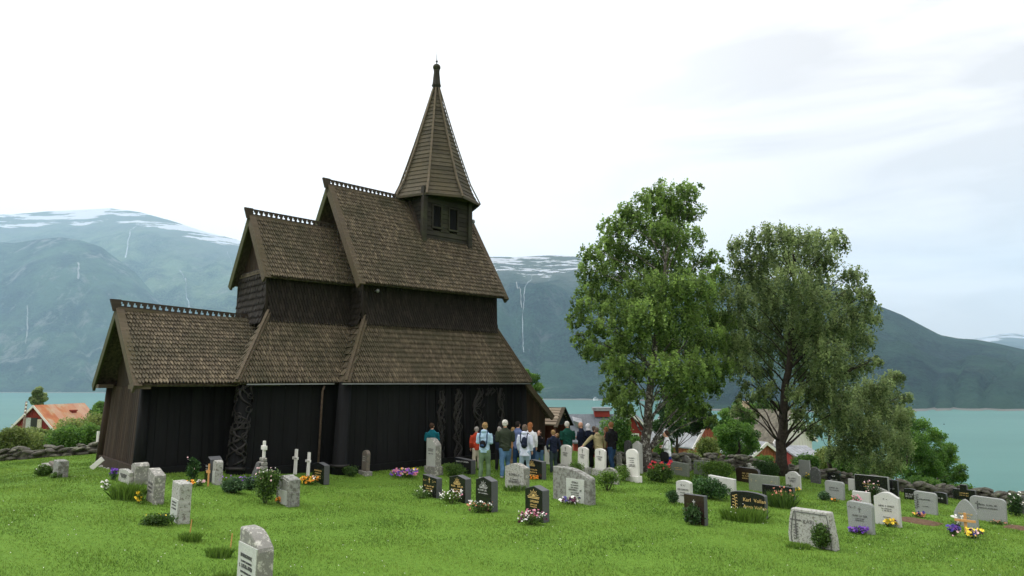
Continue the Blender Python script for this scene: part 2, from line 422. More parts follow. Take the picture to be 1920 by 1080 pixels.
M5 = mm('mountain_distant', (.05, .07, .05), (.08, .10, .07), (.2, .2, .2), .80, .10, (.0009, .0009, .006))
mountain('mountain_near_left', R1, M1, -700, 500, 6, 60)
mountain('mountain_snowy', R2, M2, -700, 1100, 7, 60)
mountain('mountain_center', R3, M3, 560, 1700, 6, 60)
mountain('mountain_right', R4, M4, 1250, 2700, 6, 50)
mountain('mountain_distant', R5, M5, 1600, 2700, 8, 40)
FALL = plain('falling_water', (.30, .33, .35), bump=0); SCREE = plain('scree', (.17, .18, .17), bump=0)
cascade(R2, [(242, .84), (226, .76), (220, .66), (218, .56)], 1.7, FALL)
cascade(R2, [(322, .62), (332, .52), (344, .40), (347, .28)], 1.6, FALL)
cascade(R2, [(412, .80), (424, .66), (436, .54), (448, .42)], .9, FALL)
cascade(R3, [(1000, .78), (992, .65), (984, .50), (979, .40), (982, .28)], .75, FALL)
cascade(R3, [(966, .68), (974, .55), (979, .45)], 1.6, SCREE, 'scree')
cascade(R3, [(1034, .78), (1030, .68)], .5, FALL)
cascade(R1, [(38, .5), (42, .38), (41, .26)], 1.8, SCREE, 'scree')
cascade(R1, [(128, .72), (130, .60)], 3, SCREE, 'scree')

# air between here and the far shore
hz = MB().box(-13500, 13500, -900, 14500, WZ-30, 2600).build('haze', None); tag(hz, 'pale blue summer haze over the fjord', 'haze', kind='stuff')
hm = bpy.data.materials.new('haze_air'); hm.use_nodes = True; ht = hm.node_tree; ht.nodes.clear()
ho = ht.nodes.new('ShaderNodeOutputMaterial'); hv = ht.nodes.new('ShaderNodeVolumePrincipled')
hv.inputs['Color'].default_value = (.52, .76, .97, 1); hv.inputs['Density'].default_value = .00006; hv.inputs['Anisotropy'].default_value = .3
ht.links.new(hv.outputs[0], ho.inputs['Volume']); hz.data.materials.append(hm)
# ------------------------------------------------------------------ the stave church
T0 = 13.0
def L(t, s, z): return (t-T0, s, z)
cloc = T*T0 + N*AX
CH = empty('stave_church', (cloc[0], cloc[1], 0), ROT)
tag(CH, 'dark tarred wooden stave church with stepped shingled roofs and a pointed belfry', 'church')
SH = wood('roof_shingle', (.013, .011, .0085), (.23, .19, .125), 'z', moss=(.050, .048, .028))
SHW = wood('wall_shingle', (.006, .0052, .0045), (.042, .035, .027), 'z')
PLK = wood('brown_plank', (.010, .0075, .0055), (.062, .040, .025), 'z')
TAR = wood('tarred_plank', (.003, .0035, .004), (.012, .013, .0135), 'z', rough=.75, spec=.12)
TARC = wood('tarred_carving', (.005, .0045, .004), (.020, .018, .016), 'z', rough=.6, spec=.4)
EDGE = wood('weathered_board', (.036, .029, .020), (.145, .115, .080), 'x', moss=(.07, .06, .03))
CREST = wood('crest_board', (.022, .017, .014), (.075, .06, .045), 'x')
GREEN_FRINGE = wood('green_fringe_board', (.035, .040, .016), (.08, .085, .035), 'x')  # far verge boards, yellow-green lens fringe put into their colour
BELF = wood('belfry_board', (.012, .012, .010), (.050, .046, .036), 'x', moss=(.05, .055, .03))
SPIRE = wood('spire_board', (.026, .025, .018), (.115, .10, .07), 'x', moss=(.09, .075, .045))
FOUND = stone('foundation_stone', (.20, .20, .185), (.42, .42, .38), .5, 9)
METAL = plain('zinc_gutter', (.22, .23, .24), .5, .15, 4, .05, .5, .6)
GLASS = plain('dark_opening', (.012, .013, .014), .3, .2, 5, .02, .5)

def inpoly(p, poly):
    x, y = p; c = False; n = len(poly)
    for i in range(n):
        x1, y1 = poly[i]; x2, y2 = poly[(i+1) % n]
        if (y1 > y) != (y2 > y) and x < (x2-x1)*(y-y1)/(y2-y1)+x1: c = not c
    return c
def shingles(name, corners, mat, w=.118, ex=.24, par=CH, flare=0, plain_=False, slab=True, tone0=0.0):
    """corners bl, br, tr, tl (3D, seen from outside); covers the quad with overlapping pointed shingles"""
    c = [np.array(p, float) for p in corners]
    o = c[0]; u = c[1]-c[0]; u /= np.linalg.norm(u); nrm = np.cross(u, c[3]-c[0] if np.linalg.norm(c[3]-c[0]) > .1 else c[2]-c[0])
    nrm /= np.linalg.norm(nrm); vv = np.cross(nrm, u)
    q = [((p-o) @ u, (p-o) @ vv) for p in c]
    umin = min(a for a, b in q); umax = max(a for a, b in q); H = max(b for a, b in q)
    m = MB()
    if slab: m.add([p-nrm*.03 for p in c]+[p-nrm*.09 for p in c], [(0, 1, 2, 3), (7, 6, 5, 4), (0, 4, 5, 1), (1, 5, 6, 2), (2, 6, 7, 3), (3, 7, 4, 0)], .0)
    rows = int(H/ex)+1; Lg = ex*1.7
    for r in range(rows):
        v0 = r*ex-.04; off = (r % 2)*w/2; k = int((umax-umin)/w)+2
        sway = .012*sin(r*1.7)
        for i in range(k):
            uc = umin + i*w + off + random.uniform(-.006, .006)
            if not inpoly((uc, min(H-.02, v0+ex*.5)), q): continue
            ww = w*random.uniform(.37, .44); lift = .058+random.uniform(-.006, .012); dv = random.uniform(-.014, .014)
            tp = min(v0+Lg, H+.01); th = .028; tip = ex*.26
            def P(a, b, l):
                f = (b-v0)/Lg; fl = flare*(max(0, 1-b/1.1)**2) if flare else 0
                return o + u*a + vv*b + nrm*(lift*(1-f)+l+fl)
            tip = ex*.45
            if plain_: outl = [(-ww, v0+dv), (ww, v0+dv), (ww, tp), (-ww, tp)]
            else: outl = [(-ww, v0+tip+dv), (-ww*.22, v0+dv), (ww*.22, v0+dv), (ww, v0+tip+dv), (ww, tp), (-ww, tp)]
            n_ = len(outl)
            vs = [P(uc+a, b, th) for a, b in outl]+[P(uc+a, b, 0) for a, b in outl]
            fs = [tuple(range(n_))]+[(j, j+n_, (j+1) % n_+n_, (j+1) % n_) for j in list(range(0, n_-2))+[n_-1]]
            t_ = .15+.6*random.random()**1.6
            if random.random() < .09: t_ = 1.0
            m.add(vs, fs, min(1, t_*.9+tone0))
    return m.build(name, mat, par)
def board(m, a, b, w=.22, h=.06, up=(0, 0, 1)): m.beam(a, b, w, h, up); return m

def gable_roof(t0, t1, hw, ze, zr, name, cy=0.0, hw2=None, w=.118):
    hw2 = hw2 or hw
    R_ = shingles('roof_slope', [L(t0, -hw, ze), L(t1, -hw, ze), L(t1, cy, zr), L(t0, cy, zr)], SH, w)
    R2_ = shingles('roof_slope', [L(t1, hw2, ze), L(t0, hw2, ze), L(t0, cy, zr), L(t1, cy, zr)], SH, w)
    return R_, R2_
def crest(t0, t1, z0, z1, sq=.17):
    n = int((t1-t0)/sq); m = MB()
    def zz(t): return z0+(z1-z0)*(t-t0)/(t1-t0)
    def bb(a, b, lo, hi, th=.025):
        m.hexa([L(a, -th, zz(a)+lo), L(b, -th, zz(b)+lo), L(b, th, zz(b)+lo), L(a, th, zz(a)+lo),
                L(a, -th, zz(a)+hi), L(b, -th, zz(b)+hi), L(b, th, zz(b)+hi), L(a, th, zz(a)+hi)])
    rb_ = m; m = MB(); 
    m.hexa([L(t0-.1, -.085, zz(t0-.1)-.03), L(t1, -.085, zz(t1)-.03), L(t1, .085, zz(t1)-.03), L(t0-.1, .085, zz(t0-.1)-.03), L(t0-.1, -.07, zz(t0-.1)+.14), L(t1, -.07, zz(t1)+.14), L(t1, .07, zz(t1)+.14), L(t0-.1, .07, zz(t0-.1)+.14)]); m.build('ridge_board', EDGE, CH); m = rb_
    bb(t0-.13, t1, .14, .18, .03); bb(t0-.2, t1, .30, .345, .03)
    for i in range(n+1):
        a = t0+i*sq-.1
        bb(a, a+.07 if i else a+.1, .178, .245); bb(a, a+.085, .243, .302)
        bb(a+.13, a+sq, .243, .302)
    # snout at the east end
    m.prism([(t0-.30-T0, z0+.36), (t0-.20-T0, z0+.02), (t0-.02-T0, z0+.0), (t0-.02-T0, z0+.36)], -.05, .05)
    return m.build('ridge_crest', CREST, CH)
def verge(t, hw, ze, zr, sgn=-1, cy=0., flip=1, th=.07, w=.17, hw2=None):
    for k, hh in ((-1, hw), (1, hw2 or hw)):
        a = L(t, k*hh+k*.04, ze-.10); b = L(t, cy, zr+.02)
        m = MB(); m.beam(a, b, .07, w, up=(1*sgn, 0, 0)) if False else None
        d = np.array(b)-np.array(a); d /= np.linalg.norm(d); ou = np.array([0, k*d[2], abs(d[1])])  # outward from slope
        A = np.array(a); B = np.array(b); x = np.array([th/2, 0, 0]); wv = np.array([w, 0, 0])
        # lying board on the slope edge plus upright face board
        m.hexa([A-x-ou*.16, A+x-ou*.16, B+x-ou*.16, B-x-ou*.16, A-x+ou*.09, A+x+ou*.09, B+x+ou*.09, B-x+ou*.09])
        s_ = -sgn
        m.hexa([A+s_*x*.9+ou*.045, A+s_*wv+ou*.045, B+s_*wv+ou*.045, B+s_*x*.9+ou*.045,
                A+s_*x*.9+ou*.085, A+s_*wv+ou*.085, B+s_*wv+ou*.085, B+s_*x*.9+ou*.085])
        m.build('verge_board', EDGE if k < 0 or sgn > 0 else GREEN_FRINGE, CH)
def plankwall(name, a0, a1, b0, b1, mat, w=.26, thick=.05, par=CH, tone=None, gap=.012):
    """a0->a1 bottom edge, b0->b1 top edge; vertical planks with grooves"""
    a0, a1, b0, b1 = [np.array(p, float) for p in (a0, a1, b0, b1)]
    u = a1-a0; Lh = np.linalg.norm(u[:2]); nr = np.array([u[1], -u[0], 0])/Lh; n_ = max(1, round(Lh/w)); m = MB()
    m.add([a0-nr*.03, a1-nr*.03, b1-nr*.03, b0-nr*.03], [(0, 1, 2, 3)], .1)
    for i in range(n_):
        f0 = i/n_+gap/Lh/2; f1 = (i+1)/n_-gap/Lh/2; mid = (f0+f1)/2; e_ = nr*(.012+random.uniform(-.004, .006))
        def bt(f): return a0+(a1-a0)*f
        def tp(f): return b0+(b1-b0)*f
        # each plank slightly rounded: two facets
        vs = [bt(f0), bt(mid)+e_, bt(f1), tp(f1), tp(mid)+e_, tp(f0), bt(f0)-nr*.02, bt(f1)-nr*.02, tp(f1)-nr*.02, tp(f0)-nr*.02]
        m.add(vs, [(0, 1, 4, 5), (1, 2, 3, 4), (6, 0, 5, 9), (2, 7, 8, 3)], random.random() if tone is None else tone*random.random())
    return m.build(name, mat, par)

# ---- east extension
EZ, ER0, ER1 = 2.93, 4.98, 4.80
def skew_roof(t0, t1, hwn, hwf, ze, zr0, zr1):
    shingles('roof_slope', [L(t0, -hwn, ze), L(t1, -hwn, ze), L(t1, 0, zr1), L(t0, 0, zr0)], SH, .084, .185)
    shingles('roof_slope', [L(t1, hwf, ze), L(t0, hwf, ze), L(t0, 0, zr0), L(t1, 0, zr1)], SH, .084, .185)
skew_roof(4.87, 8.72, 2.42, 2.12, EZ, ER0, ER1)
crest(4.95, 8.62, ER0-.02, ER1-.02)
verge(4.84, 2.42, EZ, ER0, sgn=-1, hw2=2.12)
plankwall('wall', L(5.22, -1.92, .12), L(7.7, -1.92, .12), L(5.30, -1.70, 2.98), L(7.7, -1.70, 2.98), TAR, .3)
pe = MB()
# east end wall: planks up to the eave, boarded gable above
plankwall('end_wall', L(5.16, 2.22, .12), L(5.16, -1.90, .12), L(5.30, 1.98, 2.85), L(5.30, -1.70, 2.85), PLK, .2, gap=.03)
m = MB(); m.add([L(5.40, 1.98, 2.80), L(5.40, -1.86, 2.80), L(5.40, 0, 4.85)], [(0, 1, 2)], .3)
for k in range(9):
    y0 = -1.55+k*.345; y1 = y0+.33; zt = lambda y: 2.9+(1-abs(y)/2.1)*1.85
    m.hexa([L(5.34, y0, 2.80), L(5.39, y0, 2.80), L(5.39, y1, 2.80), L(5.34, y1, 2.80), L(5.34, y0, zt(y0)), L(5.39, y0, zt(y0)), L(5.39, y1, zt(y1)), L(5.34, y1, zt(y1))], random.random()*.5)
m.build('gable_boarding', PLK, CH)
m = MB(); m.hexa([L(5.09, -1.98, .35), L(5.18, -1.98, .35), L(5.18, 2.28, .35), L(5.09, 2.28, .35), L(5.11, -1.94, .80), L(5.18, -1.94, .80), L(5.18, 2.22, .80), L(5.11, 2.22, .80)])
m.build('sill_board', PLK, CH); m = MB()
m.hexa([L(5.10, -1.98, .30), L(7.62, -1.98, .30), L(7.62, -1.90, .30), L(5.10, -1.90, .30), L(5.10, -1.95, .74), L(7.62, -1.95, .74), L(7.62, -1.88, .74), L(5.10, -1.88, .74)])
m.build('sill_board', TAR, CH)
for (s0, s1) in ((-1.92, -1.70), (2.22, 1.98)):
    MB().tube([L(5.20, s0, .05), L(5.31, s1, 3.0)], [.17, .14], 12).build('corner_post', PLK if s0 > 0 else TAR, CH, True)
for y0, y1 in ((1.55, 2.12), (-2.36, -1.8)): MB().box(4.85-T0, 5.25-T0, y0, y1, 2.80, 2.91).build('eave_plate', EDGE, CH)
m = MB()
for i in range(26):
    t = 5.05+random.uniform(0, .3); s = -2.05+i*.17+random.uniform(-.05, .05)
    m.ell(L(t-.05, s, .44), (random.uniform(.10, .2), random.uniform(.09, .16), random.uniform(.07, .13)), 9, 6, random.random(), .14)
for i in range(14):
    m.ell(L(5.2+i*.2, -2.0+random.uniform(-.04, .04), .42-.01*i), (.14, .12, .10), 8, 6, random.random(), .14)
m.build('foundation', FOUND, CH)

# ---- chancel
CW, CE = 2.35, 2.62
shingles('roof_slope', [L(8.5, -1.45, 6.22), L(11.66, -1.45, 6.22), L(11.66, 0, 8.26), L(8.5, 0, 8.30)], SH, .082, .185)
shingles('roof_slope', [L(11.66, 1.40, 6.22), L(8.5, 1.40, 6.22), L(8.5, 0, 8.30), L(11.66, 0, 8.26)], SH, .082, .185)
crest(8.6, 11.62, 8.25, 8.20)
verge(8.49, 1.45, 6.22, 8.30, sgn=-1, hw2=1.40)
shingles('upper_wall', [L(8.72, -1.17, 4.85), L(11.66, -1.17, 4.85), L(11.66, -1.13, 6.4), L(8.74, -1.13, 6.4)], SHW, .10, .19, flare=.16)
shingles('upper_wall', [L(11.66, 1.17, 4.85), L(8.72, 1.17, 4.85), L(8.74, 1.13, 6.4), L(11.66, 1.13, 6.4)], SHW, .10, .19, flare=.16)
shingles('upper_wall', [L(8.72, 1.17, 4.80), L(8.72, -1.17, 4.80), L(8.74, -1.13, 6.55), L(8.74, 1.13, 6.55)], SHW, .10, .21, flare=.12)
m = MB(); m.add([L(8.84, 1.15, 6.4), L(8.84, -1.15, 6.4), L(8.84, 0, 8.2)], [(0, 1, 2)], .3)
for k in range(8):
    y0 = -1.12+k*.283; y1 = y0+.27; zt = lambda y: 6.5+(1-abs(y)/1.2)*1.62
    m.hexa([L(8.78, y0, 6.5), L(8.83, y0, 6.5), L(8.83, y1, 6.5), L(8.78, y1, 6.5), L(8.78, y0, zt(y0)), L(8.83, y0, zt(y0)), L(8.83, y1, zt(y1)), L(8.78, y1, zt(y1))], random.random()*.6)
m.build('gable_boarding', PLK, CH)
for s in (-1, 1): MB().beam(L(8.70, s*1.16, 4.8), L(8.70, s*1.12, 6.5), .09, .09, (1, 0, 0)).build('corner_board', SHW, CH)
MB().box(8.66-T0, 8.72-T0, -1.12, 1.12, 6.40, 6.52).build('string_board', EDGE, CH)
# chancel aisle roofs (hipped round the east end)
shingles('aisle_roof', [L(7.40, -CE, 2.96), L(10.75, -CE, 2.96), L(11.9, -1.24, 4.93), L(8.74, -1.24, 4.93)], SH, .082, .19)
shingles('aisle_roof', [L(7.40, -1.9, 2.96), L(7.40, -CE, 2.96), L(8.74, -1.24, 4.93), L(8.74, -1.0, 4.93)], SH, .16, .25)
shingles('aisle_roof', [L(10.75, CE, 2.96), L(7.40, CE, 2.96), L(8.74, 1.24, 4.93), L(11.9, 1.24, 4.93)], SH, .082, .19)
shingles('aisle_roof', [L(7.40, CE, 2.96), L(7.40, 1.9, 2.96), L(8.74, 1.0, 4.93), L(8.74, 1.24, 4.93)], SH, .16, .25)
def hipboard(a, b, w=.17):
    a = np.array(a); b = np.array(b); m = MB(); m.beam(a, b, w, .07, (0, 0, 1)); m.beam(a+np.array([0, 0, .05]), b+np.array([0, 0, .05]), .07, .12, (0, 0, 1)); return m.build('hip_board', EDGE, CH)
hipboard(L(7.36, -CE-.03, 2.97), L(8.76, -1.24, 5.12)); hipboard(L(7.36, CE+.03, 2.97), L(8.76, 1.24, 5.12))
plankwall('wall', L(7.55, -CW-.05, .12), L(10.6, -CW-.05, .12), L(7.65, -CW, 2.98), L(10.6, -CW, 2.98), TAR, .42)
plankwall('wall', L(10.6, CW, .12), L(7.55, CW, .12), L(10.6, CW, 2.98), L(7.65, CW, 2.98), TAR, .42)
plankwall('wall', L(7.58, CW, .12), L(7.58, -CW, .12), L(7.66, CW, 2.98), L(7.66, -CW, 2.98), TAR, .42)
MB().box(7.5-T0, 10.3-T0, -CW-.16, -CW-.02, .12, .58).build('sill_beam', TAR, CH)

# ---- nave
NW, NE = 2.90, 3.12
shingles('roof_slope', [L(11.24, -2.40, 6.18), L(17.56, -2.40, 6.18), L(17.56, 0, 9.82), L(11.24, 0, 9.84)], SH, .082, .18)
shingles('roof_slope', [L(17.56, 2.40, 6.18), L(11.24, 2.40, 6.18), L(11.24, 0, 9.84), L(17.56, 0, 9.82)], SH, .082, .18)
crest(11.30, 14.45, 9.79, 9.75); crest(17.0, 17.6, 9.75, 9.74)
verge(11.22, 2.40, 6.18, 9.84, sgn=-1); verge(17.58, 2.40, 6.18, 9.82, sgn=1)
for a, b in (((11.68, -1.97), (17.33, -1.97)), ((17.33, 1.97), (11.68, 1.97)), ((11.68, 1.97), (11.68, -1.97)), ((17.33, -1.97), (17.33, 1.97))):
    ww = 'upper_wall'
    shingles(ww, [L(*a, 4.85), L(*b, 4.85), L(*b, 6.95 if a[0] == b[0] else 6.55), L(*a, 6.95 if a[0] == b[0] else 6.55)], SHW, .10, .19, flare=.18)
for t, x in ((11.75, 1), (17.28, -1)):
    m = MB(); m.add([L(t, 1.9, 6.6), L(t, -1.9, 6.6), L(t, 0, 9.7)], [(0, 1, 2)], .3)
    for k in range(12):
        y0 = -1.9+k*.317; y1 = y0+.30; zt = lambda y: 6.6+(1-abs(y)/2.02)*3.05; a = t-.05*x
        m.hexa([L(min(a, t-.01*x), y0, 6.6), L(max(a, t-.01*x), y0, 6.6), L(max(a, t-.01*x), y1, 6.6), L(min(a, t-.01*x), y1, 6.6),
                L(min(a, t-.01*x), y0, zt(y0)), L(max(a, t-.01*x), y0, zt(y0)), L(max(a, t-.01*x), y1, zt(y1)), L(min(a, t-.01*x), y1, zt(y1))], random.random()*.5)
    m.build('gable_boarding', PLK, CH)
MB().beam(L(11.64, -2.0, 4.8), L(11.64, -1.96, 6.4), .11, .11, (1, 0, 0)).build('corner_board', SHW, CH)
MB().beam(L(17.37, -2.0, 4.8), L(17.37, -1.96, 6.4), .11, .11, (1, 0, 0)).build('corner_board', SHW, CH)
shingles('aisle_roof', [L(10.50, -NE, 2.96), L(18.12, -NE, 2.96), L(17.36, -2.02, 4.93), L(11.70, -2.02, 4.93)], SH, .084, .185)
shingles('aisle_roof', [L(18.12, NE, 2.96), L(10.50, NE, 2.96), L(11.70, 2.02, 4.93), L(17.36, 2.02, 4.93)], SH, .084, .185)
shingles('aisle_roof', [L(10.48, -1.0, 2.96), L(10.50, -NE, 2.96), L(11.70, -2.02, 4.93), L(11.68, -.9, 4.93)], SH, .32, .26, plain_=True)
shingles('aisle_roof', [L(10.50, NE, 2.96), L(10.48, 1.0, 2.96), L(11.68, .9, 4.93), L(11.70, 2.02, 4.93)], SH, .32, .26, plain_=True)
shingles('aisle_roof', [L(18.12, -NE, 2.96), L(18.12, NE, 2.96), L(17.36, 2.02, 4.93), L(17.36, -2.02, 4.93)], SH, .084, .185)
hipboard(L(10.46, -NE-.03, 2.96), L(11.72, -2.0, 5.12), .2); hipboard(L(10.46, NE+.03, 2.96), L(11.72, 2.0, 5.12), .2)
hipboard(L(18.16, -NE-.03, 2.96), L(17.34, -2.0, 5.05)); hipboard(L(18.16, NE+.03, 2.96), L(17.34, 2.0, 5.05))
plankwall('wall', L(10.5, -NW-.04, .12), L(18.0, -NW-.04, .12), L(10.55, -NW, 3.0), L(17.95, -NW, 3.0), TAR, .40)
plankwall('wall', L(17.95, NW, .12), L(10.5, NW, .12), L(17.95, NW, 3.0), L(10.55, NW, 3.0), TAR, .40)
plankwall('wall', L(10.52, NW, .12), L(10.52, -NW, .12), L(10.56, NW, 3.0), L(10.56, -NW, 3.0), TAR, .40)
MB().box(10.35-T0, 18.0-T0, -NW-.20, -NW-.05, 0.0, .46).build('sill_beam', TAR, CH)
# slender wall posts that divide the bays
for t in (13.55, 14.35, 15.15, 16.2, 17.4):
    MB().tube([L(t, -NW-.05, .3), L(t, -NW-.03, 2.95)], [.05, .045], 8).build('wall_post', TAR, CH, True)

# corner posts, tapering, on a moulded foot; carved on the chancel corner
def post(b, t_, r0, r1, carve=False, col=TAR):
    b = np.array(b, float); t_ = np.array(t_, float)
    p = MB().tube([b, b+(t_-b)*.12, b+(t_-b)*.14, b+(t_-b)*.16, t_], [r0*1.28, r0*1.2, r0*1.3, r0*1.05, r1], 20).build('corner_post', col, CH, True)
    MB().tube([b+(t_-b)*.125, b+(t_-b)*.155], [r0*1.34, r0*1.34], 20).build('post_ring', TARC, CH, True)
    if carve:
        m = MB()
        for st in range(7):
            ph = st*.9; turns = (1.2+.35*(st % 3))*(1 if st % 2 else -1); pts = []; rd = []
            for k in range(56):
                f = k/55; z = .18+.80*f; a = ph+turns*2*pi*f+.5*sin(f*19+st)
                c_ = b+(t_-b)*z; r = (r0*1.05+(r1-r0)*f)+.022+.014*sin(k*.9+st)
                pts.append(c_+np.array([cos(a)*r, sin(a)*r, 0])); rd.append(.028+.010*sin(k*.37+st))
            m.tube(pts, rd, 6)
        for st in range(22):
            f = random.uniform(.2, .95); a = -pi/2-.9+random.uniform(-1.4, 1.4); pts = []
            for k in range(10):
                c_ = b+(t_-b)*(f+.03*sin(k*.7)); r = r0*1.05+(r1-r0)*f+.05; aa = a+.35*cos(k*.7)
                pts.append(c_+np.array([cos(aa)*r, sin(aa)*r, 0]))
            m.tube(pts, .016, 6)
        m.build('carving', TARC, CH, True)
post(L(7.48, -CW-.1, .22), L(7.74, -CW+.02, 2.96), .20, .19, True)
post(L(10.42, -NW-.02, .1), L(10.56, -NW+.0, 2.96), .22, .19)
post(L(18.0, -NW-.02, .0), L(17.95, -NW+.02, 2.96), .16, .14)

# carved portal planks
def carve_panel(t0, t1, z0, z1, seed, s=-NW-.03):
    r = random.Random(seed); m = MB(); w = (t1-t0)/2; c_ = (t0+t1)/2
    MB().box(t0-T0-.02, t1-T0+.02, s-.03, s+.02, z0, z1, .0).build('carved_plank_ground', TAR, CH)
    for k in range(4):
        n_ = 60; ph = r.uniform(0, 6); fr = r.uniform(1.3, 2.4)*(z1-z0)/2.2; pts = []; rd = []
        for i in range(n_):
            f = i/(n_-1); a = ph+fr*2*pi*f
            pts.append(L(c_+w*.86*sin(a)*(.7+.3*sin(f*9+k)), s-.05-.02*cos(a*1.0+k), z0+.04+(z1-z0-.08)*f)); rd.append(.030+.012*sin(f*11+k*2))
        m.tube(pts, rd, 6)
    nl = int((z1-z0)/.42)
    for i in range(nl):
        zc = z0+.22+i*.42; rad = w*r.uniform(.5, .85); sd = r.choice((-1, 1)); pts = []
        for j in range(26):
            a = j/25*2*pi*1.25; q = rad*(1-.5*j/25)
            pts.append(L(c_+q*cos(a)*sd, s-.06, zc+q*1.25*sin(a)))
        m.tube(pts, [.019-.008*j/25 for j in range(26)], 6)
    for i in range(int((z1-z0)*5)):
        x = c_+r.uniform(-.8, .8)*w; z = r.uniform(z0+.1, z1-.1); d = r.uniform(-.18, .18)
        m.tube([L(x, s-.05, z), L(min(t1, max(t0, x+d*.5)), s-.065, z+.07), L(min(t1, max(t0, x+d)), s-.05, z+.16)], [.010, .018, .006], 5)
    return m
carve_panel(13.95, 14.28, .36, 2.72, 1).build('carved_plank', TARC, CH, True)
carve_panel(14.62, 15.04, .36, 2.78, 2).build('carved_plank', TARC, CH, True)
portal = carve_panel(15.42, 16.02, .36, 2.80, 3).build('carved_portal', TARC, CH, True)
carve_panel(16.58, 16.98, .36, 2.80, 4).build('jamb', TARC, portal, True)
carve_panel(16.02, 16.58, 2.45, 2.80, 5).build('lintel', TARC, portal, True)
door = MB().box(16.04-T0, 16.56-T0, -NW-.045, -NW-.005, .36, 2.44, .3).build('door', TAR, CH)
MB().tube([L(16.12, -NW-.06, 1.25), L(16.12, -NW-.10, 1.32), L(16.12, -NW-.06, 1.40)], .012, 6).build('handle', METAL, door, True)

# gutters and downpipe
MB().beam(L(7.62, -CE-.05, 2.915), L(10.30, -CE-.05, 2.925), .07, .035).build('gutter', METAL, CH)
MB().beam(L(10.30, -NE-.06, 2.925), L(18.05, -NE-.06, 2.915), .07, .035).build('gutter', METAL, CH)
RUST = plain('rusty_pipe', (.11, .075, .06), .6, .4, 12, .1)
MB().tube([L(10.02, -CE+.02, 2.86), L(10.0, -CW-.18, 2.70), L(9.93, -CW-.20, .35)], .032, 10).build('downpipe', RUST, CH, True)

# ---- west lean-to
shingles('lean_to_roof', [L(19.28, -3.05, 1.66), L(19.28, 3.05, 1.66), L(18.05, 3.05, 2.84), L(18.05, -3.05, 2.84)], SH, .084, .19)
m = MB()
for s in (-3.10,): m.beam(L(19.36, s, 1.60), L(17.98, s, 2.92), .07, .20, (0, 0, 1)); m.beam(L(19.36, s+.12, 1.72), L(17.98, s+.12, 3.02), .24, .05, (0, 0, 1))
m.build('verge_board', EDGE, CH)
m = MB(); nn = 7
for i in range(nn):
    a = 17.98+i*1.12/nn; b = a+1.12/nn-.012; zt = lambda t: 2.80-(t-18.05)*.95
    m.hexa([L(a, -2.94, .05), L(b, -2.94, .05), L(b, -2.88, .05), L(a, -2.88, .05), L(a, -2.94, zt(a)), L(b, -2.94, zt(b)), L(b, -2.88, zt(b)), L(a, -2.88, zt(a))], random.random())
m.build('lean_to_wall', PLK, CH)
plankwall('lean_to_wall', L(19.12, -2.9, .05), L(19.12, 2.9, .05), L(19.12, -2.9, 1.78), L(19.12, 2.9, 1.78), PLK, .2)

# ---- belfry and spire
BC, BH = 15.68, 1.05
B_ = []
def lapwall(a, b, z0f, z1, outw, name='belfry_wall', hole=()):
    """horizontal lapped boards between a and b=(t,s); z0f bottom"""
    m = MB(); n_ = int((z1-z0f)/.165); a = np.array(a); b = np.array(b); o = np.array(outw)
    for i in range(n_):
        z = z0f+i*(z1-z0f)/n_; zt = z+(z1-z0f)/n_+.02; segs = [(0, 1)]
        for (f0, f1, h0, h1) in hole:
            if zt > h0 and z < h1:
                segs = [s2 for s in segs for s2 in (((s[0], f0), (f1, s[1])) if s[0] < f0 and s[1] > f1 else (s,))]
        tn = random.random()
        for f0, f1 in segs:
            p = a+(b-a)*f0; q = a+(b-a)*f1
            lo, hi = o*.038, o*.006; bk = o*-.03
            m.hexa([L(*(p+lo), z), L(*(q+lo), z), L(*(q+bk), z), L(*(p+bk), z), L(*(p+hi), zt), L(*(q+hi), zt), L(*(q+bk), zt), L(*(p+bk), zt)], tn)
    return m.build(name, BELF, CH)
zr = lambda s: 9.84-abs(s)*1.5+.0
c0, c1_ = BC-BH, BC+BH
hol = [(.19, .36, 8.82, 9.62), (.56, .73, 8.82, 9.62)]
lapwall((c0, -BH), (c1_, -BH), 7.95, 10.25, (0, -1), hole=hol)
lapwall((c1_, -BH), (c1_, BH), 8.1, 10.25, (1, 0)); lapwall((c1_, BH), (c0, BH), 7.95, 10.25, (0, 1)); lapwall((c0, BH), (c0, -BH), 8.1, 10.25, (-1, 0))
for (f0, f1, h0, h1) in hol:
    a = c0+2*BH*f0; b = c0+2*BH*f1; y = -BH-.05
    m = MB()
    for x0, x1, z0, z1 in ((a-.07, a, h0-.07, h1+.07), (b, b+.07, h0-.07, h1+.07), (a, b, h1, h1+.07), (a, b, h0-.07, h0)):
        m.box(x0-T0, x1-T0, y-.01, y+.09, z0, z1)
    wf = m.build('window', BELF, CH)
    m = MB()
    for i in range(5):
        x0 = a+.01+i*(b-a-.02)/5; m.box(x0-T0, x0+(b-a)/5-.012-T0, y+.05, y+.07, h0, h1, random.random())
    m.build('shutter', TAR, wf)
for t, s in ((c0, -BH), (c1_, -BH), (c0, BH), (c1_, BH)):
    sg = 1 if s > 0 else -1; tg = 1 if t > BC else -1
    m = MB(); x = t+tg*.03; y = s+sg*.04
    m.box(x-T0-.09, x-T0+.09, y-.09, y+.09, 7.75, 10.28); m.build('corner_board', BELF, CH)
for s in (-1, 1):   # flashing boards where belfry meets the roof
    MB().beam(L(c0-.06, s*.15, 9.90), L(c0-.06, s*1.12, 8.22), .08, .14, (1, 0, 0)).build('flashing_board', CREST, CH)
SC = (15.86, 0.0); SR = 1.66; Z0, Z1 = 10.02, 14.88
def oc(k, r, z, dx=0): a = k*pi/4; return L(SC[0]+r*cos(a), SC[1]+r*sin(a), z)
m = MB(); rows = 27
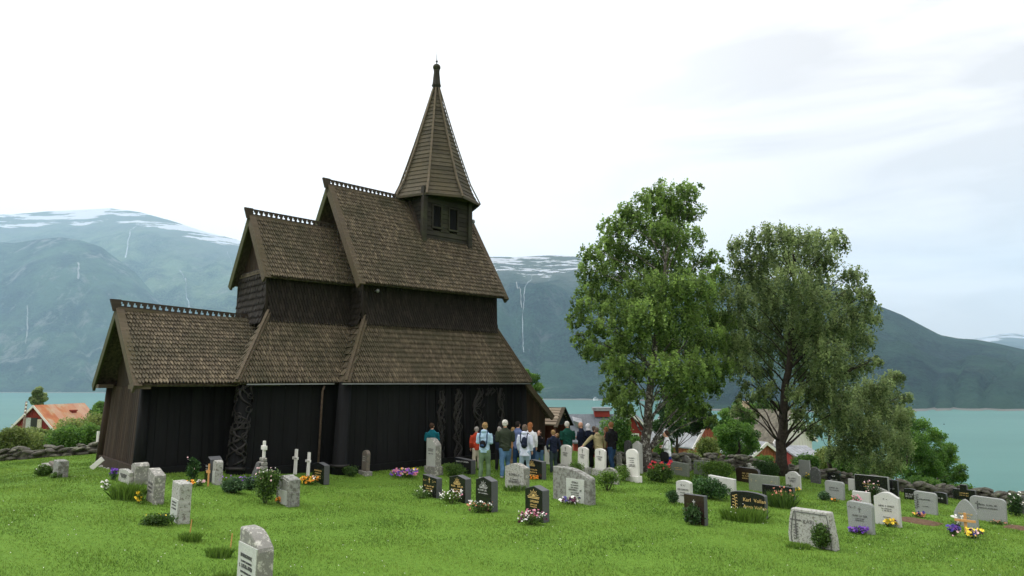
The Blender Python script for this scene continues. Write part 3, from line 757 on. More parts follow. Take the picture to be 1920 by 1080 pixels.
def rad(z):
    f = (z-Z0)/(Z1-Z0); return .085+(SR-.085)*(1-f)+.10*max(0, 1-f*9)**2-.05*sin(pi*f)
for i in range(rows):
    z = Z0+(Z1-Z0)*i/rows; zt = Z0+(Z1-Z0)*(i+1)/rows+.015
    r0 = rad(z)+.030; r1 = rad(zt)+.0
    vs = [oc(k, r0, z) for k in range(8)]+[oc(k, r1, zt) for k in range(8)]+[oc(k, r0-.05, z) for k in range(8)]
    m.add(vs, [(k, (k+1) % 8, (k+1) % 8+8, k+8) for k in range(8)]+[((k+1) % 8, k, k+16, (k+1) % 8+16) for k in range(8)], [random.random() for _ in range(16)])
m.add([oc(k, SR-.02, Z0+.01) for k in range(8)], [tuple(range(7, -1, -1))], .1)
spire = m.build('spire', SPIRE, CH)
RIB = wood('spire_rib', (.06, .05, .035), (.20, .165, .12), 'z')
for k in range(8):
    m = MB(); a = k*pi/4; n1 = np.array([cos(a), sin(a), .3]); zs = [Z0-.03+(Z1-Z0+.03)*(j/6)**1.0 for j in range(7)]
    for z, z2 in zip(zs, zs[1:]): m.beam(oc(k, rad(z)+.055, z), oc(k, rad(z2)+.055, z2), .085-.004*(z-Z0), .05, n1)
    m.build('rib', RIB, spire)
m = MB()
for k in range(8): m.beam(oc(k, SR+.13, Z0-.04), oc(k+1, SR+.13, Z0-.04), .05, .09)
m.build('eave_board', SPIRE, spire)
fin = MB().tube([L(*SC, 14.78), L(*SC, 14.95), L(*SC, 15.0), L(*SC, 15.08), L(*SC, 15.6), L(*SC, 15.68)], [.16, .15, .20, .165, .115, .13], 10).build('finial', BELF, spire, True)
m = MB().ell(L(*SC, 15.80), (.16, .16, .15), 14, 10); m.build('ball', BELF, fin, True)
MB().tube([L(*SC, 15.9), L(*SC, 16.5)], [.022, .010], 6).ell(L(*SC, 16.06), (.05, .05, .05), 8, 6).build('rod', GLASS, fin, True)
m = MB().tube([L(BC+BH+.02, -BH+.1, 9.0), L(BC+BH+.22, -BH-.05, 9.25)], .02, 6).ell(L(BC+BH+.24, -BH-.05, 9.30), (.07, .07, .09), 10, 6); m.build('floodlight', METAL, CH, True)
m = MB().tube([L(12.0, -2.02, 5.98), L(12.0, -2.2, 6.0)], .015, 6).ell(L(12.0, -2.24, 5.98), (.06, .06, .07), 10, 6); m.build('floodlight', METAL, CH, True)
# ------------------------------------------------------------------ gravestones
GROT = atan2(-N[1], -N[0])
GR = 'gravestones standing in the churchyard'
LGREY = stone('pale_lichen_stone', (.40, .41, .38), (.16, .15, .13), .45, 22)
DARKLICH = stone('dark_lichen_stone', (.22, .22, .20), (.46, .46, .41), .4, 12)
MOTTLED = stone('mottled_grey_stone', (.27, .28, .26), (.13, .13, .115), .6, 11)
FACE = stone('dressed_stone_face', (.48, .51, .47), (.3, .3, .28), .15, 20)
GREY = stone('grey_granite', (.27, .29, .28), (.36, .38, .37), .35, 60, .6)
GREEN = stone('green_grey_granite', (.20, .225, .19), (.30, .31, .26), .25, 20, .7)
BLACK = plain('black_granite', (.012, .013, .013), .18, .3, 30, .02, .5)
BLACKSIDE = plain('sawn_dark_granite', (.075, .08, .085), .55, .2, 40, .1, .4)
BROWNG = plain('brown_polished_granite', (.030, .020, .016), .2, .4, 60, .02, .5)
WHITE = stone('white_marble', (.74, .74, .70), (.55, .55, .52), .25, 30, .6)
WGREY = stone('pale_granite', (.50, .51, .49), (.62, .62, .60), .4, 70, .6)
BROWN = stone('brown_weathered_stone', (.17, .145, .12), (.10, .10, .09), .5, 20)
SLATE = stone('dark_slate_stone', (.085, .09, .09), (.17, .18, .17), .35, 18)
GOLD = plain('gilt_lettering', (.62, .44, .16), .45, .2, 40, 0, .5)
INK = plain('dark_lettering', (.11, .11, .105), .7, .1, 10, 0)
SILVER = plain('pale_lettering', (.42, .43, .42), .6, .2, 40, 0)
PAINT = plain('white_paint', (.78, .78, .75), .5, .06, 6, .1)
PINE = wood('new_pine', (.42, .20, .07), (.66, .38, .15), 'z')

def outline(shape, w, h):
    a = w/2; P = []
    if shape == 'flat': P = [(-a, 0), (a, 0), (a, h), (-a, h)]
    elif shape == 'slant': P = [(-a, 0), (a, 0), (a, h*.90), (-a, h)]
    elif shape == 'slantr': P = [(-a, 0), (a, 0), (a, h), (-a, h*.93)]
    elif shape == 'peak': P = [(-a, 0), (a, 0), (a, h*.90), (0, h), (-a, h*.90)]
    elif shape == 'lowpeak': P = [(-a, 0), (a, 0), (a, h*.95), (.0, h), (-a, h*.95)]
    elif shape == 'arch':
        P = [(-a, 0), (a, 0)]+[(a*cos(t), h-a*.9+a*.9*sin(t)) for t in np.linspace(0, pi, 15)]
    elif shape == 'convex':
        P = [(-a, 0), (a, 0)]+[(a*cos(t), h*.88+h*.12*sin(t)) for t in np.linspace(0, pi, 15)]
    elif shape == 'convexl':
        P = [(-a, 0), (a, 0), (a, h*.72)]+[(a-2*a*f, h*(.76+.24*sin(pi*.5*min(1, f*1.5)))) for f in np.linspace(.03, 1, 12)]
    elif shape == 'soft':
        r = min(a, h)*.28; P = [(-a*.93, 0), (a*.95, 0)]+[(a-r+r*cos(t), h*.97-r+r*sin(t)) for t in np.linspace(0, pi/2, 6)]+[(-a+r+r*cos(t), h-r+r*sin(t)) for t in np.linspace(pi/2, pi, 6)]
    elif shape == 'taper':
        P = [(-a*1.0, 0), (a*1.04, 0), (a*1.0, h*.3), (a*.86, h*.93), (a*.83, h), (-a*.85, h), (-a*.96, h*.7), (-a*1.04, h*.3)]
    elif shape == 'shoulder':
        P = [(-a, 0), (a, 0), (a, h*.86)]+[(a*.92-a*.84*f+0, h*(.87+.13*sin(pi/2*f)**1.3)) for f in np.linspace(0, 1, 7)]+[(-a*.08-a*.84*f, h*(.87+.13*cos(pi/2*f)**1.3)) for f in np.linspace(.12, 1, 7)]+[(-a, h*.86)]
    elif shape == 'gothic':
        P = [(-a, 0), (a, 0), (a, h*.5)]+[(a*(1-f)**.62, h*(.5+.5*f**.95)) for f in np.linspace(.08, 1, 10)]+[(-a*(1-f)**.62, h*(.5+.5*f**.95)) for f in np.linspace(.92, .08, 9)]+[(-a, h*.5)]
    elif shape == 'bishop': P = [(-a, 0), (a, 0), (a, h*.80)]+[(a*cos(t)**.9, h*.80+h*.20*sin(t)**1.0) for t in np.linspace(.15, pi/2, 8)]+[(-a*cos(t)**.9, h*.80+h*.20*sin(t)) for t in np.linspace(pi/2-.2, .15, 7)]+[(-a, h*.80)]
    elif shape == 'ogee':   # round head on small shoulders
        P = [(-a, 0), (a, 0), (a, h*.80), (a*.8, h*.83)]+[(a*.72*cos(t), h*.83+h*.17*sin(t)) for t in np.linspace(.1, pi-.1, 11)]+[(-a*.8, h*.83), (-a, h*.80)]
    elif shape == 'stepped': P = [(-a, 0), (a, 0), (a, h*.72), (a*.28, h*.72), (a*.28, h), (-a*.32, h), (-a*.32, h*.72), (-a, h*.72)]
    elif shape == 'rough':
        P = [(-a*.95, 0), (a*.95, 0), (a, h*.3), (a*.92, h*.6), (a*.97, h*.88), (a*.7, h*.98), (a*.1, h), (-a*.6, h*.95), (-a*.98, h*.86), (-a*.93, h*.5), (-a, h*.25)]
    return P
def glyphs(m, xc, z, w, ht, y, rnd, t=.004):
    """one line of worn lettering: upright strokes with short bars, in words"""
    x = xc-w/2; st = ht*.12
    while x < xc+w/2-ht*.4:
        if rnd.random() < .14: x += ht*.55; continue
        lw = ht*rnd.uniform(.42, .62)
        m.box(x, x+st, y-t, y, z, z+ht)
        k = rnd.random()
        if k < .6: m.box(x+st, x+lw, y-t, y, z+ht*rnd.choice((0, .42, .83)), z+ht*rnd.choice((.17, .58, 1.0)) if False else z+ht*.16)
        if k > .3: m.box(x+st, x+lw, y-t, y, z+ht*.84, z+ht)
        if k > .5: m.box(x+lw-st, x+lw, y-t, y, z+ht*.1, z+ht*.84)
        x += lw+ht*.22
def emblem(m, kind, x, z, s, y, rnd):
    t = .004
    if kind == 'cross':
        q = min(s*.06, .012); m.box(x-q, x+q, y-t, y, z-s*.5, z+s*.5); m.box(x-s*.26, x-q-.001, y-t, y, z+s*.14, z+s*.14+2*q); m.box(x+q+.001, x+s*.26, y-t, y, z+s*.14, z+s*.14+2*q)
    elif kind == 'sun':
        m.box(x-s*.95, x+s*.95, y-t, y, z-.012, z); m.box(x-s*.85, x+s*.85, y-t, y, z-.04, z-.026)
        for k in range(9):
            a = pi*(k+.5)/9; d = np.array([cos(a), 0, sin(a)]); p = np.array([-sin(a), 0, cos(a)]); c = np.array([x, y-t/2, z+.008])
            r1 = s*(.72 if k % 2 == 0 else .55)
            m.add([c+d*s*.30+p*s*.02, c+d*s*.30-p*s*.02, c+d*r1-p*s*.035, c+d*(r1+s*.07), c+d*r1+p*s*.035], [(0, 1, 2, 3, 4)])
        c = np.array([x, y-t/2, z+.008]); m.add([c+np.array([s*.24*cos(a), 0, s*.24*sin(a)]) for a in np.linspace(0, pi, 9)], [tuple(range(8, -1, -1))])
    elif kind == 'spray':
        for k in range(9):
            a = rnd.uniform(-.9, .9)+(0 if k % 2 else pi); r = rnd.uniform(.3, 1)*s
            c = np.array([x+r*cos(a), y-t, z+.5*r*sin(a)]); q = rnd.uniform(.10, .18)*s
            m.add([c+np.array([q*cos(b)*1.3, 0, q*sin(b)*.6]) for b in np.linspace(0, 2*pi, 7)[:-1]], [tuple(range(6))])
    elif kind == 'plant':
        m.tube([(x, y-.003, z-s), (x+.02, y-.003, z), (x-.01, y-.003, z+s*.8)], .006, 5)
        for k in range(12):
            zz = z-s+k*s*.16; sd = 1 if k % 2 else -1
            m.tube([(x, y-.003, zz), (x+sd*s*.22, y-.003, zz+s*.10), (x+sd*s*.32, y-.003, zz+s*.02)], [.005, .009, .003], 5)
    elif kind == 'bird':
        for sd in (-1, 1): m.add([(x, y-t, z), (x+sd*s*.5, y-t, z+s*.28), (x+sd*s*.22, y-t, z-.02)], [(0, 1, 2) if sd < 0 else (0, 2, 1)])
def textmesh(name, txt, size, x, z, y, mat, parent):
    cu = bpy.data.curves.new(name, 'FONT'); cu.body = txt; cu.size = size; cu.align_x = 'LEFT'; cu.extrude = .002; cu.space_character = 1.05
    o = bpy.data.objects.new(name, cu); COL.objects.link(o)
    dg = bpy.context.evaluated_depsgraph_get(); me = bpy.data.meshes.new_from_object(o.evaluated_get(dg)); bpy.data.objects.remove(o)
    me.transform(__import__('mathutils').Matrix.Translation((x, y, z)) @ __import__('mathutils').Matrix.Rotation(pi/2, 4, 'X'))
    me.materials.clear(); me.materials.append(mat)
    q = bpy.data.objects.new(name, me); COL.objects.link(q); q.parent = parent; return q

def grave(xl, xr, yt, yb, shape, mat, label, th=.14, text=None, ink=None, emb=None, side=None, base=None, rz=0, lean=(0, 0), plaque=None, texts=None, cat='gravestone', name='gravestone', edge=None, bev=.012):
    px = (xl+xr)/2; X, Y = hit(px, yb); tx = X/Y
    w = (xr-xl)/(F/Y*(.67+.74*tx))*1.0
    hgt = at(px, yt, Y)[2]-G(X, Y); z0 = G(X, Y)-.03
    e_ = empty(name, (X, Y, z0), GROT+radians(rz)); tag(e_, label, cat, GR)
    rnd = random.Random(int(xl*7+yt)); zb = 0
    if base:   # (height, extra width)
        MB().box(-w/2-base[1], w/2+base[1], -.06, th+.06, 0, base[0]).build('base', base[2] if len(base) > 2 else mat, e_, bevel=.012); zb = base[0]
    out = outline(shape, w, hgt-zb+.03)
    if mat in (LGREY, DARKLICH, MOTTLED, BROWN) and shape in ('flat', 'slant', 'rough', 'peak', 'slantr'):   # worn broken edge
        o2 = []
        for (a, b) in zip(out, out[1:]+out[:1]):
            L_ = hypot(b[0]-a[0], b[1]-a[1]); k = max(1, int(L_/.06))
            for i in range(k):
                f = i/k; top = (a[1]+b[1])/2 > .5*hgt
                o2.append((a[0]+(b[0]-a[0])*f+rnd.uniform(-.006, .006), max(0, a[1]+(b[1]-a[1])*f+(rnd.uniform(-.012, .012) if top and a[1]+b[1] > .02 else 0))))
        out = o2
    m = MB().prism([(x, z+zb) for x, z in out], 0, th)
    sl = m.build('slab', side or mat, e_, bevel=bev)
    if side is not None:   # polished front inlaid in the sawn block
        cx = 0; cz = (hgt)/2+zb/2; MB().prism([(x*.965, zb+z*.985+.004) for x, z in out], -.004, -.001).build('polished_front', mat, e_)
    yf = -.006 if side is not None else -.002
    H = hgt-zb; dx = 0; fw = w
    if plaque:
        x0, x1, z0_, z1_ = [plaque[0]*w, plaque[1]*w, plaque[2]*H+zb, plaque[3]*H+zb]
        MB().box(x0, x1, -.012, .02, z0_, z1_).build('plaque', FACE, e_, bevel=.004); yf = -.013; dx = (x0+x1)/2; fw = x1-x0
    if edge:
        m = MB(); pts = [(x*.86, -.004, zb+z*.93+.02) for x, z in outline(shape, w, H)]; m.tube(pts+[pts[0]], .008, 5); m.build('border', edge, e_)
    if text:
        m = MB()
        for (fz, fs, fwid) in text: glyphs(m, dx, zb+H*fz, fw*fwid, fs, yf-.001, rnd)
        m.build('inscription', ink or INK, e_)
    if texts:
        for (tx_, fx, fz, sz) in texts: textmesh('inscription', tx_, sz, fx*w, zb+H*fz, yf-.002, ink or GOLD, e_)
    if emb:
        for (k, fx, fz, s_) in (emb if isinstance(emb, list) else [emb]):
            m = MB(); emblem(m, k, fx*w, zb+H*fz, s_, yf-.001, rnd); m.build('emblem', ink or INK, e_)
    if lean != (0, 0): e_.rotation_euler = (radians(lean[0]), radians(lean[1]), e_.rotation_euler[2])
    return e_
T3 = [(.62, .045, .62), (.52, .03, .45), (.44, .03, .40)]
T5 = [(.60, .05, .66), (.50, .03, .5), (.40, .045, .7), (.30, .03, .5)]
# --- left of the frame
grave(76, 87, 869, 887, 'rough', DARKLICH, 'small broken pale stone, leftmost of three old stones before the left stone wall', .12)
grave(90, 98, 866, 888, 'slant', BROWN, 'thin brown stone, middle of three old stones before the left stone wall', .1)
grave(98, 107, 864, 895, 'flat', MOTTLED, 'thick grey stone, rightmost and tallest of three old stones before the left stone wall', .24)
grave(221, 241, 880, 905, 'rough', LGREY, 'pale flat-topped stone by the church corner beside purple flowers', .1, text=T3)
grave(243, 252, 868, 908, 'rough', DARKLICH, 'dark rough stone with white lichen cap near the church corner', .30, lean=(0, 3))
grave(273, 286, 881, 942, 'slant', DARKLICH, 'lichen-covered upright stone with yellow flowers at its foot', .22, text=[(.6, .05, .6), (.48, .04, .6), (.36, .04, .5)], lean=(0, 4), base=None)
grave(318, 333, 904, 978, 'flat', LGREY, 'tall grey stone with plain dressed face and a low plant at its foot', .22, plaque=(-.44, .42, .04, .62), text=[(.52, .03, .6), (.45, .025, .55), (.36, .03, .6)], lean=(0, 2))
grave(443, 479, 994, 1112, 'convexl', DARKLICH, 'large pale stone with lichen top, nearest to the camera', .23, plaque=(-.47, .45, .0, .80), text=[(.58, .05, .66), (.50, .028, .6), (.41, .055, .74), (.33, .028, .6), (.25, .03, .5)], lean=(0, 1), ink=SLATE, bev=.03)
grave(383, 392, 856, 902, 'peak', BLACK, 'dark polished stone with slanted cap near the carved corner post', .30, side=BLACKSIDE, text=T3, ink=SILVER)
grave(397, 403, 863, 908, 'convex', LGREY, 'narrow pale green-grey stone behind a wooden stake marker', .18, plaque=(-.4, .4, .1, .6))
grave(517, 541, 892, 946, 'peak', MOTTLED, 'grey gabled stone with carved frame beside a leafy rose bush', .26, plaque=(-.30, .34, .06, .55), edge=LGREY)
grave(585, 607, 867, 905, 'peak', BLACK, 'black gabled stone with gold lettering behind orange pansies by the wall', .16, side=BLACKSIDE, text=[(.62, .035, .62), (.50, .03, .5), (.36, .035, .5), (.26, .03, .5)], ink=GOLD)
grave(677, 686, 844, 890, 'arch', BROWN, 'slender brown round-topped stone standing against the nave wall', .12, text=[(.7, .03, .6), (.6, .03, .6), (.5, .03, .6)], ink=LGREY, lean=(0, 3), base=(.14, .06, DARKLICH))
# --- middle
grave(799, 816, 822, 889, 'convexl', FACE, 'tall pale tablet on a lichen-spotted plinth against the teal-shirted man', .22, side=DARKLICH, base=(.27, .03, DARKLICH), text=[(.62, .03, .6), (.56, .025, .5), (.45, .025, .5)])
grave(854, 881, 859, 888, 'slant', BLACK, 'low black stone with slanted top half hidden behind a round shrub', .2, side=BLACKSIDE, text=[(.78, .05, .8)], ink=SILVER, rz=6)
grave(792, 818, 891, 932, 'slant', BLACK, 'black stone with cross between two sprays, leftmost of the row of dark stones', .17, side=BLACKSIDE, emb=[('cross', 0, .82, .13), ('spray', -.32, .80, .07), ('spray', .32, .80, .07)], text=[(.52, .035, .7), (.42, .022, .5), (.32, .022, .45)], ink=GOLD)
grave(842, 872, 891, 941, 'peak', BLACK, 'black gabled stone with gold sunrise, second in the row of dark stones', .18, side=BLACKSIDE, emb=('sun', 0, .76, .15), text=[(.60, .04, .7), (.50, .022, .5), (.42, .022, .45)], ink=GOLD)
grave(892, 921, 894, 958, 'peak', BLACK, 'black gabled stone with faint silver sunrise, third in the row of dark stones', .19, side=BLACKSIDE, emb=('sun', 0, .76, .16), text=[(.62, .04, .66), (.54, .025, .6), (.2, .03, .4)], ink=SILVER)
grave(985, 1017, 911, 977, 'peak', BLACK, 'black gabled stone with bright gold sunrise and pink and white flowers below', .20, side=BLACKSIDE, emb=('sun', 0, .74, .19), text=[(.57, .045, .55), (.49, .026, .38), (.43, .026, .38), (.16, .04, .42)], ink=GOLD)
grave(947, 982, 869, 917, 'shoulder', LGREY, 'pale lichen-edged stone with wavy shoulders and blotched face', .20, side=DARKLICH, text=[(.56, .06, .55), (.40, .03, .45), (.28, .06, .6)])
grave(978, 1016, 862, 897, 'lowpeak', BLACK, 'wide black stone with pale sunrise panel and orange flowers below', .17, side=BLACKSIDE, emb=('sun', 0, .80, .16), text=[(.50, .04, .55), (.36, .04, .55), (.22, .04, .5)], ink=GOLD)
grave(1037, 1104, 878, 941, 'convexl', MOTTLED, 'broad lichen-covered stone with curved top, carved arch and pale inscribed plate', .22, plaque=(-.12, .36, .04, .74), text=[(.60, .05, .34), (.53, .03, .45), (.46, .03, .45), (.38, .045, .70), (.31, .03, .45), (.25, .03, .45)], bev=.02)
grave(1021, 1028, 836, 870, 'flat', WHITE, 'white slab mostly hidden behind people left of the boy in dark jacket', .1)
for (a, b, t_, bt, lb) in ((1051, 1068, 834, 884, 'white marble headstone with small cross, leftmost of three matching ones before the tourists'),
                     (1083, 1100, 838, 888, 'white marble headstone with small cross, middle of three matching ones, a hand resting on it'),
                     (1115, 1133, 841, 893, 'white marble headstone with small cross, rightmost of three matching ones before the tourists')):
    grave(a, b, t_, bt, 'convex', WHITE, lb, .09, base=(.24, .07, LGREY), emb=('cross', 0, .84, .13), text=[(.60, .035, .62), (.52, .022, .4), (.46, .022, .4)], lean=(0, 2))
grave(1128, 1156, 877, 906, 'arch', DARKLICH, 'low grey arched stone behind a leafy plant', .12)
grave(1176, 1197, 842, 903, 'bishop', WHITE, 'tall white marble headstone with pointed round head near the big birch', .09, text=[(.66, .035, .62), (.58, .022, .4), (.50, .022, .4), (.40, .035, .6), (.34, .035, .6)], base=(.2, .03, WHITE), lean=(0, -2))
grave(1171, 1182, 826, 880, 'arch', SLATE, 'dark slender round-topped stone behind the white marble headstones', .12)
grave(1187, 1201, 827, 887, 'peak', WGREY, 'tall pale pointed stone standing before the birch trunk', .14, plaque=(-.3, .3, .55, .8))
grave(1208, 1213, 848, 874, 'rough', DARKLICH, 'small rough lichen stone at the foot of the birch trunk', .14)
grave(1156, 1163, 850, 884, 'rough', DARKLICH, 'rough mottled stone just right of the man in black', .12)
grave(1216, 1240, 862, 882, 'lowpeak', GREEN, 'low green-grey stone behind the red peonies', .1)
grave(1241, 1260, 855, 887, 'arch', SLATE, 'dark round-topped stone in front of the woman in white', .12)
grave(1258, 1289, 866, 892, 'slant', GREEN, 'wide green-grey stone right of the red peonies', .12, text=[(.6, .03, .5), (.48, .025, .4)], ink=GOLD)
grave(1275, 1293, 854, 882, 'ogee', MOTTLED, 'grey stone with round head standing against the stone wall', .12, text=T3)
grave(1301, 1330, 864, 891, 'flat', GREEN, 'plain grey slab left of the feathery green bush', .1)
grave(1392, 1416, 869, 886, 'stepped', WGREY, 'pale low stone seen over the brown-black stone', .12)
grave(1380, 1422, 877, 905, 'soft', BROWNG, 'brown-black rounded stone with gold lettering', .14, side=BLACKSIDE, text=[(.62, .05, .45), (.46, .04, .45), (.30, .04, .4)], ink=GOLD)
grave(1405, 1459, 891, 923, 'flat', GREEN, 'wide grey-green slab with two pale flower emblems', .10, emb=[('spray', -.33, .72, .1), ('spray', .33, .72, .1)], ink=plain('dull_gilt', (.35, .31, .20), .6, bump=0))
grave(1474, 1500, 884, 917, 'ogee', WGREY, 'pale stone with round head and yellow flowers at its foot', .11, emb=('spray', 0, .86, .05), text=T3)
grave(1499, 1519, 863, 896, 'flat', GREY, 'grey upright slab with vertical ribs before the far wall', .08)
grave(1520, 1537, 877, 906, 'arch', SLATE, 'dark round-shouldered stone right of the ribbed grey slab', .12)
grave(1269, 1294, 901, 944, 'convex', WGREY, 'pale stone with flower garland beside a small round shrub', .13, emb=('spray', 0, .86, .09), text=[(.62, .04, .75), (.5, .025, .4), (.38, .03, .4)], rz=3)
grave(1329, 1376, 893, 925, 'slant', WGREY, 'long pale slab with white edge behind the spreading juniper', .13)
grave(1284, 1321, 928, 982, 'flat', BROWNG, 'dark brown polished stone with small cross and leaves climbing its left side', .13, side=BLACKSIDE, emb=('cross', 0, .77, .14), text=[(.50, .05, .45), (.26, .03, .3)], ink=SILVER)
grave(1371, 1434, 922, 968, 'convex', BLACK, 'wide black curved stone with gold names and a gilt flower stem', .13, side=BLACKSIDE, emb=('plant', -.36, .55, .22), texts=[('Karl  Vollan', -.12, .66, .115), ('Anna Vollan', -.12, .38, .115)], ink=GOLD, text=None)
grave(1430, 1487, 911, 941, 'flat', BLACK, 'wide black slab behind pink flowers and long leaves', .12, side=BLACKSIDE)
grave(1481, 1562, 957, 1024, 'taper', LGREY, 'big bulging grey stone with engraved cross and tall bush growing before it', .20, edge=SLATE, emb=[('cross', -.33, .62, .42), ('plant', -.33, .42, .16)], texts=[('KARI', -.17, .66, .10), ('LEN', .24, .60, .10)], ink=INK, bev=.02)
grave(1591, 1637, 941, 999, 'soft', GREY, 'rounded grey granite stone with purple flowers at its foot', .14, emb=[('cross', 0, .78, .11), ('spray', -.28, .85, .08)], text=[(.56, .04, .55), (.48, .022, .35), (.42, .022, .35)])
grave(1642, 1687, 923, 986, 'shoulder', WGREY, 'bright pale granite stone with arched shoulders and yellow flowers', .13, emb=('spray', -.03, .84, .06), text=[(.60, .04, .62), (.53, .024, .4), (.47, .024, .4), (.28, .022, .3)])
grave(1548, 1582, 902, 936, 'soft', GREY, 'grey rough-edged stone with leaves at its left foot', .12, text=[(.65, .03, .5), (.52, .03, .5)], ink=SLATE)
grave(1552, 1575, 885, 908, 'lowpeak', BLACK, 'small black stone with a pale bird, against the stone wall', .1, emb=('bird', 0, .72, .14), text=[(.4, .03, .6), (.28, .03, .5)], ink=SILVER)
grave(1591, 1603, 898, 920, 'flat', WGREY, 'small pale slab left of the long dark family stone', .1)
grave(1604, 1665, 892, 926, 'flat', BLACK, 'long dark family stone with pale top edge and grey panels', .12, side=GREY, text=[(.55, .04, .5), (.40, .03, .45)], ink=GOLD)
grave(1667, 1684, 900, 931, 'flat', BLACK, 'black upright slab joined right of the long family stone', .12, side=BLACKSIDE, text=[(.5, .03, .5)], ink=SILVER)
grave(1599, 1630, 922, 944, 'flat', WGREY, 'low white-grey slab with pink flowers at its left', .12)
grave(1628, 1664, 913, 940, 'convexl', MOTTLED, 'pinkish curved stone behind the pale granite stone', .12)
grave(1696, 1716, 916, 937, 'lowpeak', BLACK, 'low dark stone left of the large grey rounded slab', .12, side=BLACKSIDE, text=[(.5, .05, .7), (.3, .05, .7)], ink=SILVER)
grave(1716, 1757, 922, 963, 'soft', GREY, 'large grey slab with rounded corners above the bare earth grave', .11, emb=('plant', -.38, .6, .2), text=[(.66, .035, .5), (.36, .02, .3)], ink=SLATE)
grave(1748, 1775, 923, 944, 'convex', BLACK, 'low curved black stone behind the grey rounded slab', .12, side=BLACKSIDE, text=[(.5, .04, .6)], ink=SILVER)
grave(1788, 1829, 909, 939, 'stepped', BLACK, 'black stone with raised square centre near the far wall', .13, side=BLACKSIDE, text=[(.5, .035, .4), (.36, .03, .4)], ink=GOLD)
grave(1831, 1855, 921, 940, 'flat', BLACK, 'dark stone with grey frame right of the stepped black stone', .1, side=GREY, emb=('bird', 0, .6, .1), ink=SILVER)
grave(1857, 1867, 923, 939, 'flat', SLATE, 'small dark slab, rightmost before the stone wall', .1)
grave(1791, 1833, 936, 988, 'gothic', GREY, 'grey pointed-arch stone with pale rim behind a small wooden cross', .10, text=[(.48, .035, .6), (.38, .03, .45), (.28, .03, .4)], ink=GOLD)
grave(1822, 1887, 932, 978, 'soft', GREY, 'long grey slab with small engraved cross, at the right', .11, emb=('cross', -.28, .68, .22), text=[(.68, .04, .5), (.56, .03, .55)], ink=SLATE)
grave(1908, 1945, 930, 966, 'lowpeak', SLATE, 'dark stone cut off by the right edge of the picture', .14)

# --- markers
def cross_marker(px, yt, yb, wpx, mat, label, bar=.27, post=.11, lean=(0, 0), basez=None, nm='grave_cross', th=.05):
    X, Y = hit(px, yb); z0 = G(X, Y)-.02; h = at(px, yt, Y)[2]-z0; w = wpx/F*Y
    if basez: z0 += basez; h -= basez
    e_ = empty(nm, (X, Y, z0), radians(-25)); tag(e_, label, 'grave cross')
    p = w*post/.27*.5
    m = MB(); m.hexa([(-p*1.2, -th/2, 0), (p*1.2, -th/2, 0), (p*1.2, th/2, 0), (-p*1.2, th/2, 0), (-p, -th/2, h), (p, -th/2, h), (p, th/2, h), (-p, th/2, h)])
    m.build('post', mat, e_, bevel=.005)
    bar_ = MB().box(-w/2, w/2, -th/2-.012, -th/2+.02, h*.60, h*.60+w*.36).build('crossbar', mat, e_, bevel=.005)
    m = MB(); glyphs(m, 0, h*.60+w*.10, w*.7, w*.15, -th/2-.014, random.Random(int(px))); m.build('inscription', INK, e_)
    e_.rotation_euler = (radians(lean[0]), radians(lean[1]), e_.rotation_euler[2]); return e_
cross_marker(553, 842, 889, 13, PAINT, 'white wooden cross, left of the pair by the dark wall', lean=(0, 2))
cross_marker(577, 848, 893, 12, PAINT, 'white wooden cross, right of the pair by the dark wall', lean=(0, 2))
# cairn of grey blocks carrying a cross
X, Y = hit(474, 910); e_ = empty('cairn_monument', (X, Y, G(X, Y)-.03), GROT); tag(e_, 'sloping cairn of cut grey blocks carrying a pale cross', 'gravestone', GR)
m = MB(); rnd = random.Random(4)
for i in range(7):
    z = i*.135; f = 1-i*.075; hw = .36*f; off = i*.012
    for j in range(3):
        x0 = -hw+j*2*hw/3; m.box(x0+.008+off, x0+2*hw/3-.008+off, -.02+rnd.uniform(-.012, .012)+i*.04, .42-i*.012, z+.006, z+.129, rnd.random())
m.build('blocks', DARKLICH, e_, bevel=.02)
MB().hexa([(-.2, -.06, .18), (.2, -.06, .18), (.2, .0, .18), (-.2, .0, .18), (-.14, .14, .78), (.14, .14, .78), (.14, .2, .78), (-.14, .2, .78)]).build('plaque', SLATE, e_, bevel=.01)
ctop = .94; crs = MB(); crs.box(.03, .13, .26, .34, ctop, ctop+.56).build('cross', WHITE, e_, bevel=.01)
MB().box(-.06, .22, .245, .355, ctop+.26, ctop+.40).build('crossbar', WHITE, e_, bevel=.01)
e_.scale = (.76, .76, .76)
# pine cross with freshly oiled wood
X, Y = hit(1812, 1000); e_ = empty('wooden_cross', (X, Y, G(X, Y)-.02), GROT+.1); tag(e_, 'small orange pine cross standing before the pointed-arch stone', 'grave cross')
h = at(1812, 960, Y)[2]-G(X, Y); w = 33/F*Y
MB().box(-.03, .03, -.02, .02, 0, h).build('post', PINE, e_, bevel=.004); MB().box(-w/2, w/2, -.045, -.02, h*.58, h*.58+.055).build('crossbar', PINE, e_, bevel=.004)
# slim wooden stake marker
X, Y = hit(390, 912); e_ = empty('stake_marker', (X, Y, G(X, Y)-.02), GROT+.3); tag(e_, 'thin pine stake marker with small nameplate near the corner post', 'grave marker')
MB().box(-.02, .02, -.012, .012, 0, .56).build('stake', PINE, e_); MB().box(-.075, .075, -.02, -.012, .34, .41).build('nameplate', PINE, e_)
